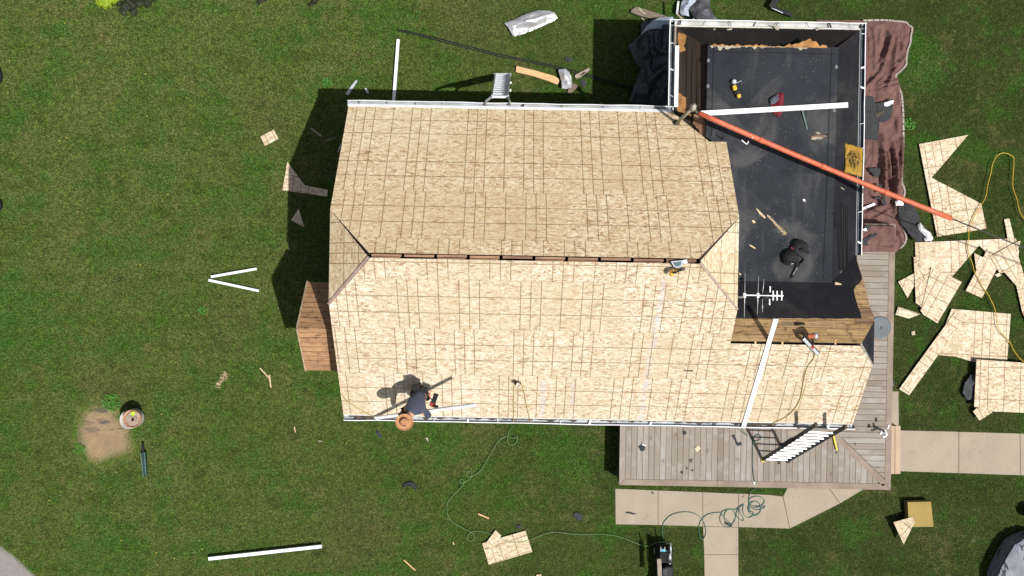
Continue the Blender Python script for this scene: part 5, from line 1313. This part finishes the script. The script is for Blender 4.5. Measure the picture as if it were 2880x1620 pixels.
m = MB(); m.bar(P(2168,20,.13), P(2227,43,.10), .10, .08); m.build('section', M_BLK, hs, bevel=.012)
m = MB(); m.bar(P(2169,22,.20), P(2202,37,.175), .014, .012); m.build('edge_strip', M_WHITE2, hs)
for dx, dy, lab in ((0, 0, 'upper black strand of the thin pipe pair across the upper lawn'), (-1, 5.5, 'lower black strand of the thin pipe pair across the upper lawn')):
    cord('black_pipe', [(1118+dx,84+dy*.1),(1160+dx,91+dy*.8),(1260+dx,115+dy),(1400+dx,151+dy),(1560+dx,185+dy),(1660+dx,212+dy),(1780+dx,246+dy)], .014, M_BLK, lab, 'pipe', z=.06, n=8, group='black pipe pair')
tw = MB()
# ---- bare patch corner: drum, grate, ring
bd = thing('burn_drum', 'rusty wheel rim on a pale drum beside the bare dirt patch', 'drum', P(384,1174,0))
MB().lathe(P(384,1173,0), [(.0,.02),(.222,.02),(.234,.1),(.227,.26),(.234,.40),(.230,.46),(.212,.46),(.21,.30),(.0,.28)], 32).build('drum', M_CAN, bd, smooth=True)
MB().lathe(P(375,1176.5,.46), [(.215,.0),(.230,.03),(.226,.10),(.212,.11),(.203,.06),(.198,.045),(.192,.03)], 36).build('rim', M_RUST, bd, smooth=True)
MB().lathe(P(376.5,1177.5,.47), [(.184,.02),(.178,.045),(.12,.05),(.095,.055),(.088,.085),(.082,.09),(.046,.092),(.042,.07),(.04,.0)], 36).build('wheel_disc', M_RIM, bd, smooth=True)
m = MB()
for k in range(6):
    a = k*math.pi/3+.3; m.lathe(P(376.5,1177.5,.56)+Vector((math.cos(a)*.064, math.sin(a)*.064, 0)), [(.009,0),(.009,.004),(.0,.005)], 8)
m.build('bolt_hole', M_VOID, bd)
MB().lathe(P(376.5,1177.5,.54), [(.0,.0),(.04,.001)], 16).build('hub_hole', M_VOID, bd)
one(MB().prism([P(367,1160,.60), P(374,1157,.605), P(379,1158,.60), P(379,1168,.595), P(373,1170,.60), P(369,1168,.598)], .006).build('leaf', M_LIME), 'lime yellow leaf lying on the rusty wheel rim', 'leaf')
gt = thing('green_channel', 'dark green metal channel lying below the bare dirt patch', 'metal channel', P(405,1305,0))
a, b = P(398,1274,.14), P(406,1339,.07); a2, b2 = P(409,1272,.14), P(413,1334,.07)
m = MB(); m.bar((a+a2)/2, (b+b2)/2, .095, .012); m.build('web', M_GREENM, gt)
m = MB(); m.bar(a, b, .012, .10); m.build('flange', M_GREENM, gt); m = MB(); m.bar(a2, b2, .012, .10); m.build('flange', M_GREENM, gt)
m = MB(); m.bar(a+Vector((0,0,.055)), b+Vector((0,0,.055)), .012, .006); m.bar(a2+Vector((0,0,.055)), b2+Vector((0,0,.055)), .012, .006); m.build('edge_strip', M('green_edge', (.16,.24,.22), (.10,.16,.14), 6), gt)
m = MB(); m.bar(P(401,1247,.10), (a+a2)/2, .05, .05); m.build('spike', M_BLK, gt)
m = MB(); c = P(1153,1371,.03); vs = []; n = 22   # half buried ring
for k in range(n+1):
    t = R(-25) + R(210)*k/n; wd = .13*math.sin(math.pi*min(1,max(.02, k/n)))**.6
    for rr in (.175, .175-wd): vs.append(c + Vector((math.cos(t)*rr, math.sin(t)*rr*.86, .02 + .02*math.sin(math.pi*k/n))))
m.add(vs, [(2*k, 2*k+2, 2*k+3, 2*k+1) for k in range(n)])
o = m.build('rubber_ring', M_BLK); s_ = o.modifiers.new('t', 'SOLIDIFY'); s_.thickness = .03; tag(o, 'black half buried ring in the front lawn', 'ring')
# ---- the table seen past the porch eave, the corner lamp
tb = thing('patio_table', 'round grey table with a centre hole on the deck strip', 'table', P(2476,921,.7))
c = P(2475.5,920.5,1.42)
MB().lathe(c, [(.035,-.02),(.035,.0),(.245,.004),(.262,.0),(.268,-.02),(.262,-.03),(.035,-.022)], 40).build('table_top', M_GREY, tb, smooth=False)
MB().lathe(c-Vector((0,0,.03)), [(.0,.0),(.036,.002)], 14).build('centre_hole', M_VOID, tb)
for k in range(4):
    a = R(45+90*k); MB().tube([c+Vector((math.cos(a)*.18, math.sin(a)*.18, -.03)), Vector((c.x+math.cos(a)*.22, c.y+math.sin(a)*.22, .705))], .014, 8).build('leg', M_GREY, tb, smooth=True)
lp = thing('corner_lamp', 'white twin headed lamp clamped at the deck corner', 'lamp', P(2490,1215,.7))
MB().tube([P(2491,1216,.70), P(2491,1216,1.02)], .028, 10).build('stem', M_WHITE, lp, smooth=True)
def lhead(c, s, rz, nm='lamp_head'):
    m = MB(); m.box(c, s, Matrix.Rotation(R(rz),3,'Z') @ Matrix.Rotation(R(18),3,'X'), taper=.8); return m.build(nm, M_WHITE, lp, bevel=.008)
lhead(P(2497.5,1199,1.05), (.045,.11,.07), -8); lhead(P(2477,1216.5,1.05), (.045,.10,.07), -22); lhead(P(2487,1227,1.03), (.11,.05,.06), 14)
lhead(P(2493,1221,1.0), (.06,.07,.06), 0, 'junction_box')
m = MB(); m.bar(P(2489,1207,1.04), P(2492,1222,1.04), .04, .03); m.bar(P(2478,1217,1.03), P(2490,1218,1.03), .02, .02); m.build('arm', M_GUT, lp)
# ---- the compressor
cp = thing('air_compressor', 'black wheeled air compressor with a blue manifold at the bottom edge', 'compressor', P(1868,1590,0))
xA, xB, zC = 1850, 1889, .42
for x, r in ((1857, .10), (1879, .11)):
    MB().tube([P(x,1532,zC-.08), P(x,1537,zC-.08), P(x,1640,zC-.08), P(x,1645,zC-.08)], [.05,r,r,.05], 16).build('air_tank', M_BLK, cp, smooth=True)
MB().box(P(1868,1562,zC+.08), (.26,.34,.18)).build('pump_housing', M_BLKM, cp, bevel=.03)
MB().box(P(1879,1612,zC+.14), (.20,.40,.24)).build('engine_cover', M_BLK, cp, bevel=.025)
m = MB()
for k in range(9): m.box(P(1870,1600+k*3.2,zC+.27), (.10,.010,.03))
m.build('cooling_fin', M('fin_grey', (.10,.115,.12), (.06,.07,.075), 9, .5), cp)
m = MB(); m.tube([P(1884,1556,zC+.2), P(1884,1567,zC+.2), P(1884,1574,zC+.2)], [.03,.036,.03], 12); m.tube([P(1881,1586,zC+.29), P(1887,1585,zC+.29)], .012, 8); m.build('air_filter', M_ALU, cp, smooth=True)
m = MB(); m.tube([P(1883,1549,zC+.12), P(1884,1566,zC+.12)], .04, 12); m.build('cylinder_head', M('cast_grey', (.17,.165,.155), (.10,.10,.095), 9, .6), cp, smooth=True)
MB().box(P(1865,1549,.62), (.15,.026,.026)).build('manifold', M_BLUE, cp, bevel=.008)
for x, y0 in ((1858.5,1538), (1869.5,1538), (1861,1543), (1864,1543), (1867,1543)):
    MB().tube([P(x,1548,.62), P(x,y0,.61)], .010, 8).build('fitting', M_VENT if y0 < 1540 else M_BLUE, cp, smooth=True)
for x, y0, y1 in ((1886,1526,1556), (1839.5,1540,1556)):
    MB().tube([P(x,y0,.66), P(x+1,y1,.60), P(x+1.5,y1+22,.44)], .013, 8).build('handle', M_ALU if x > 1850 else M_BLK, cp, smooth=True)
MB().tube([P(1886,1526,.66), P(1862,1524,.66), P(1840,1526,.66)], .012, 8).build('handle', M_BLK, cp, smooth=True)
MB().tube([P(1889,1596,zC+.1), P(1890,1640,zC+.1)], .016, 8).build('frame_tube', M('frame_green_grey', (.13,.15,.135), (.09,.105,.095), 9, .5), cp, smooth=True)
for x in (1838, 1897):
    MB().lathe(P(x,1640,.16), [(.03,-.04),(.13,-.035),(.15,.0),(.13,.035),(.03,.04)], 20, rot=Matrix.Rotation(R(90),3,'Y')).build('wheel', M_BLK, cp, smooth=True)
MB().box(P(1866,1585,.22), (.36,.86,.10)).build('frame', M_BLKM, cp)
strip('weathered_board', P(1853.5,1571.5,.78), P(1857,1650,.78), .105, .035, M_GREYBD, 'grey board lying along the air compressor', 'board', bevel=.004)
flat('paper_scrap', [(1855,1592),(1860,1592),(1860.5,1600),(1862,1605),(1856,1606)], .803, .004, M_PEEL, 'pale paper tag on the grey board of the compressor', 'scrap')
# ---- hoses and cord
cord('air_hose', [(1444,1198,.3),(1436,1207),(1429,1216),(1431,1229),(1446,1232),(1454,1228),(1455,1236),(1449,1247),(1437,1252),(1428,1243),(1426,1228),(1412,1232),(1396,1250),(1372,1290),(1356,1318),(1340,1333),(1329,1339),(1316,1340),(1312,1332),(1318,1325),(1326,1329),(1326,1340),(1318,1350),(1306,1356),(1296,1358),(1293,1352),(1299,1348),(1305,1353),(1303,1362),(1290,1378),(1272,1396),(1260,1412),(1257,1432),(1262,1455),(1275,1470),(1300,1484),(1320,1494),(1331,1502),(1333,1514),(1326,1522),(1317,1520),(1314,1510),(1322,1499),(1336,1494),(1358,1496),(1384,1504),(1440,1525),(1488,1519),(1512,1510),(1540,1499),(1570,1497),(1610,1502),(1650,1503),(1700,1503),(1735,1508),(1772,1520),(1795,1530),(1812,1536),(1830,1534),(1846,1527),(1856,1528),(1858,1538,.6)], .0075, M_HOSEL, 'thin light green air hose winding over the front lawn to the compressor', 'hose', z=.062, k=4, group='air hoses')
def loop(cx, cy, rx, ry, a0, a1, n):
    return [(cx + rx*math.cos(R(a0+(a1-a0)*i/n)), cy + ry*math.sin(R(a0+(a1-a0)*i/n))) for i in range(n+1)]
tl_ = [(1869,1538,.6),(1866,1520,.15),(1863,1495),(1865,1475),(1872,1462),(1888,1449),(1908,1442),(1932,1440),(1955,1445),(1970,1455),(1980,1470),(1985,1488),(1985,1502),(1978,1516),(1970,1512),(1966,1495),(1966,1480),(1972,1464),(1985,1450),(2004,1443),(2030,1442)]
tl_ += loop(2048, 1459, 23, 24, 225, 60, 9)[1:]
tl_ += loop(2053, 1453, 16, 20, 100, 440, 10)
tl_ += [(2030,1446),(2036,1436),(2052,1432),(2068,1433)] + [(2080,1425),(2090,1419),(2078,1430),(2071,1444),(2075,1456),(2086,1464),(2092,1462),(2088,1452),(2080,1438),(2081,1424),(2092,1418)]
tl_ += loop(2105, 1432, 16, 24, 210, 60, 6) + [(2116,1452),(2118,1440)]
tl_ += loop(2122, 1430, 18, 20, 150, -210, 12) + loop(2124, 1429, 17, 19, 150, -210, 12) + loop(2128, 1410, 22, 14, 170, -190, 12) + loop(2130, 1418, 23, 16, 170, 20, 6)
tl_ += [(2118,1428),(2112,1420),(2107,1408),(2107,1396),(2112,1384),(2121,1376),(2142,1374,.30),(2132,1368,.62),(2125,1358,.725),(2120,1340,.725),(2117,1310,.725),(2117,1260,.725),(2118,1240,.725),(2124,1226,.725),(2134,1222,.725),(2140,1228,.725),(2138,1236,.725),(2128,1240,.725),(2119,1238,.725),(2112,1230,.725),(2102,1226,.73),(2090,1212,1.6),(2085,1204,3.1)]
cord('air_hose', tl_, .008, M_HOSET, 'teal air hose coiled on the path and climbing the deck', 'hose', z=.055, k=4, group='air hoses')
cord('extension_cord', [(2896,630),(2880,614),(2868,594),(2860,560),(2851,535),(2848,515),(2851,470),(2851,445),(2844,437),(2828,431),(2816,431),(2804,439),(2796,452),(2791,465),(2786,490),(2778,520),(2774,548),(2766,566),(2752,586),(2742,604),(2734,622),(2727,640),(2724,670),(2722,700),(2728,724),(2736,745),(2741,765),(2752,785),(2764,808),(2776,824),(2786,842),(2797,866),(2803,895),(2805,914),(2814,934),(2830,950),(2842,966),(2852,986),(2866,1006),(2878,1016),(2900,1030)], .0105, M_CORDY, 'yellow extension cord looping over the offcuts on the right', 'cord', z=.125, k=5)
# ---- dark things at the frame edges
rk = cloth('dark_rock', [(2704,1104),(2710,1075),(2725,1055),(2745,1047),(2770,1050),(2790,1080),(2780,1125),(2748,1132),(2735,1126),(2715,1122)], lambda x, y: .10, .05, .10, 2.2, M('rock_dark', (.035,.038,.045), (.075,.078,.085), 5, .85, bstr=.6), 41, edge=.2)
tag(rk, 'dark grey sack lying half under the propped panel', 'sack')
sk_ = cloth('dark_sack', [(2500,1064),(2506,1062),(2511,1072),(2512,1084),(2506,1090),(2500,1088)], lambda x, y: .12, .04, .06, 3, M_TARPK, 42, edge=.1)
tag(sk_, 'small black bag on the grass against the deck side', 'bag')
cx_, cy_ = wpx(2900, 1630, .4)
def z_cov(x, y): return .40 + .10*max(0, 1-(math.hypot(x-cx_, (y-cy_)*.8)/1.10)**4)
def cov_mat():
    m, nt, bs = newmat('mottled_cover'); ob = coords(nt)
    n = noi(nt, mapv(nt, ob, (1.0, .45, 1), (0,0,R(40))), 3.0, 5, .6, 1.2)
    c = ramp(nt, n, [(.40, (.15,.17,.20)), (.56, (.21,.23,.26)), (.585, (.025,.025,.028)), (.625, (.035,.035,.04)), (.65, (.19,.21,.25))])
    fin(nt, bs, c, .7, .3, noi(nt, ob, 20, 4), .4, .01); return m
COV = [(2800,1625),(2812,1595),(2832,1556),(2850,1530),(2872,1515),(2900,1505),(2980,1510),(2990,1700),(2830,1700),(2800,1650)]
M_COV = cov_mat()
cv_ = cloth('mottled_cover', COV, z_cov, .06, .05, 2.4, M_COV, 43, edge=.12, zbase=.40)
tag(cv_, 'mottled grey and black cover over a low pile in the bottom right corner', 'cover')
MB().prism(gp(COV, .41), .40).build('side_drape', M_COV, cv_)
bk = thing('black_bucket', 'black bucket cut by the right frame edge above the mottled cover', 'bucket', P(2893,1440,0))
MB().lathe(P(2893,1440,0), [(.0,.01),(.14,.01),(.18,.32),(.19,.34),(.175,.34),(.13,.04),(.0,.035)], 24).build('body', M_BLK, bk, smooth=True)
MB().tube([P(2893,1440,0)+Vector((math.cos(R(a))*.19, math.sin(R(a))*.17, .34)) for a in range(100, 261, 16)], .007, 6).build('handle', M_ALU, bk)
for y, r, lab in ((213, .34, 'black tyre cut by the left frame edge, upper one'), (577, .22, 'black tyre barely showing at the left frame edge, lower one')):
    c = P(6-r*110, y, .10); m = MB(); n1_, n2_ = 28, 10
    vs = [c + Vector(((r-.09+.09*math.cos(b))*math.cos(a), (r-.09+.09*math.cos(b))*math.sin(a), .085*math.sin(b))) for a in [2*math.pi*i/n1_ for i in range(n1_)] for b in [2*math.pi*j/n2_ for j in range(n2_)]]
    m.add(vs, [(i*n2_+j, ((i+1)%n1_)*n2_+j, ((i+1)%n1_)*n2_+(j+1)%n2_, i*n2_+(j+1)%n2_) for i in range(n1_) for j in range(n2_)])
    tag(m.build('tyre', M_BLK, smooth=True), lab, 'tyre', 'tyres at the left frame edge')
# ---- shrubs at the top edge
def shrub(name, cpx, h, rad, n, mat, seed, label, leaf=(.05,.09), flatk=1.0, lobes=9):
    c = P(*cpx, 0); t = thing(name, label, 'shrub', c); r = random.Random(seed); m = MB()
    lb = []
    for k in range(lobes):
        a = r.uniform(0, 6.28); q = rad*math.sqrt(r.random())*.8; lb.append((c + Vector((math.cos(a)*q, math.sin(a)*q, h*(.35+.55*r.random()))), rad*r.uniform(.28, .5)))
    for k in range(n):
        lc, lr = lb[k % lobes]; d = Vector((r.gauss(0,1), r.gauss(0,1), r.gauss(0,1)*flatk)).normalized()*lr*r.random()**.4
        p = lc + d; p.z = max(.02, p.z); s_ = r.uniform(*leaf); nrm = (d.normalized() + Vector((r.uniform(-.6,.6), r.uniform(-.6,.6), r.uniform(.0,1.0)))).normalized()
        ax = nrm.cross(Vector((r.uniform(-1,1), r.uniform(-1,1), r.uniform(-1,1)))).normalized(); bx = nrm.cross(ax)
        m.add([p-ax*s_, p+bx*s_*.42, p+ax*s_, p-bx*s_*.42], [(0,1,2,3)])
    m.build('foliage', mat, t)
    m = MB()
    for k in range(5):
        lc, lr = lb[k % lobes]; m.tube([c, c.lerp(lc,.5)+Vector((r.uniform(-.05,.05), r.uniform(-.05,.05), .05)), lc], [.02,.014,.005], 6)
    m.build('stem', M_BARK, t)
shrub('shrub', (338,-6), .9, .42, 2600, M_LEAFY, 3, 'bright yellow green shrub cut by the top frame edge', (.03,.055))
shrub('shrub', (352,30), .30, .20, 900, M_LEAFD, 4, 'dark leaved shrub right below the yellow green shrub', (.02,.05), lobes=7)
shrub('shrub', (384,12), .32, .30, 1200, M_LEAFD, 5, 'dark leaved shrub between the yellow green shrub and the rightward sprawl', (.02,.05), lobes=8)
shrub('shrub', (418,-2), .25, .26, 800, M_LEAFD, 6, 'sprawling dark shrub touching the top frame edge', (.02,.05), lobes=7)
shrub('shrub', (741,4), .22, .13, 420, M_LEAFD, 7, 'small dark tuft at the top edge, left of the pair', (.02,.045), lobes=5)
shrub('shrub', (884,10), .24, .14, 460, M_LEAFD, 8, 'small dark tuft at the top edge, right of the pair', (.02,.045), lobes=5)
def tuft(cpx, n, rad, lab, seed):
    c = P(*cpx, 0); r = random.Random(seed); m = MB()
    for k in range(n):
        q = rad*math.sqrt(r.random()); a = r.uniform(0, 6.28); p = c + Vector((math.cos(a)*q, math.sin(a)*q, r.uniform(.03,.10))); s_ = r.uniform(.015,.035); b = r.uniform(0, 6.28)
        ax = Vector((math.cos(b), math.sin(b), r.uniform(-.3,.3))); bx = Vector((-math.sin(b), math.cos(b), r.uniform(-.3,.3)))
        m.add([p-ax*s_, p+bx*s_*.6, p+ax*s_, p-bx*s_*.6], [(0,1,2,3)])
    tag(m.build('weed_clump', M_LEAFG), lab, 'weed', 'leafy weed clumps in the lawn')
for i, (q, n, rad, lab) in enumerate((((318,1132), 170, .24, 'leafy weed clump on the upper edge of the bare dirt patch'), ((2555,352), 90, .16, 'leafy weed clump beside the right edge of the tarp'),
     ((225,1262), 60, .14, 'leafy weed clump on the left edge of the bare dirt patch'), ((572,874), 50, .12, 'leafy weed clump in the left lawn below the V of trims'), ((922,232), 50, .12, 'leafy weed clump by the left gutter end'), ((2420,262), 10, .05, 'weed sprig beside the right gutter'))):
    if i < 5: tuft(q, n, rad, lab, 60+i)
G6 = 'dandelions dotted over the lawn'
proto = None
for i, (x, y) in enumerate(((187,67),(32,172),(27,262),(413,210),(417,328),(190,388),(171,397),(354,424),(223,596),(397,745),(331,1326),(493,1568),(572,1542),(564,1518),(446,1586),(142,1405),(475,547),(442,1552),(457,1163),(344,1518))):
    if proto is None:
        proto = thing('dandelion', 'small yellow dandelion head in the left lawn', 'flower', P(x, y, 0), G6)
        m = MB(); b = Vector(P(x, y, 0)); m.lathe(b+Vector((0,0,.07)), [(.003,-.008),(.014,.0),(.017,.006),(.011,.010),(.0,.012)], 10); m.build('flower_head', M_YELF, proto, smooth=True)
        m = MB(); m.tube([b, b+Vector((.004,.003,.04)), b+Vector((0,0,.066))], .003, 5); m.build('stem', M_STEM, proto)
    else:
        c = proto.copy(); COL.objects.link(c); c.location = P(x, y, 0)
        for ch in list(proto.children):
            d = ch.copy(); COL.objects.link(d); d.parent = c
# clover heads sprinkled through the lawn
m = MB(); r_ = random.Random(77)
for k in range(1500):
    cl = r_.choice(((2610,200,70,60),(1640,1270,60,60),(430,1350,60,60),(620,1480,120,60),(110,860,70,80),(2700,1500,90,60),(1000,1500,300,90),(300,1450,200,90)))
    x, y = r_.gauss(cl[0], cl[2]), r_.gauss(cl[1], cl[3])
    if 1725 < x < 2440 and 1365 < y < 1490: continue
    p = P(x, y, .07); s_ = r_.uniform(.005, .010); m.box(p, (s_, s_, s_), Matrix.Rotation(r_.uniform(0,6), 3, 'Z'))
tag(m.build('clover_bloom', M('clover_white', (.42,.44,.36), (.30,.33,.24), 30)), 'scattered pale clover heads in the lawn', 'clover', kind='stuff')
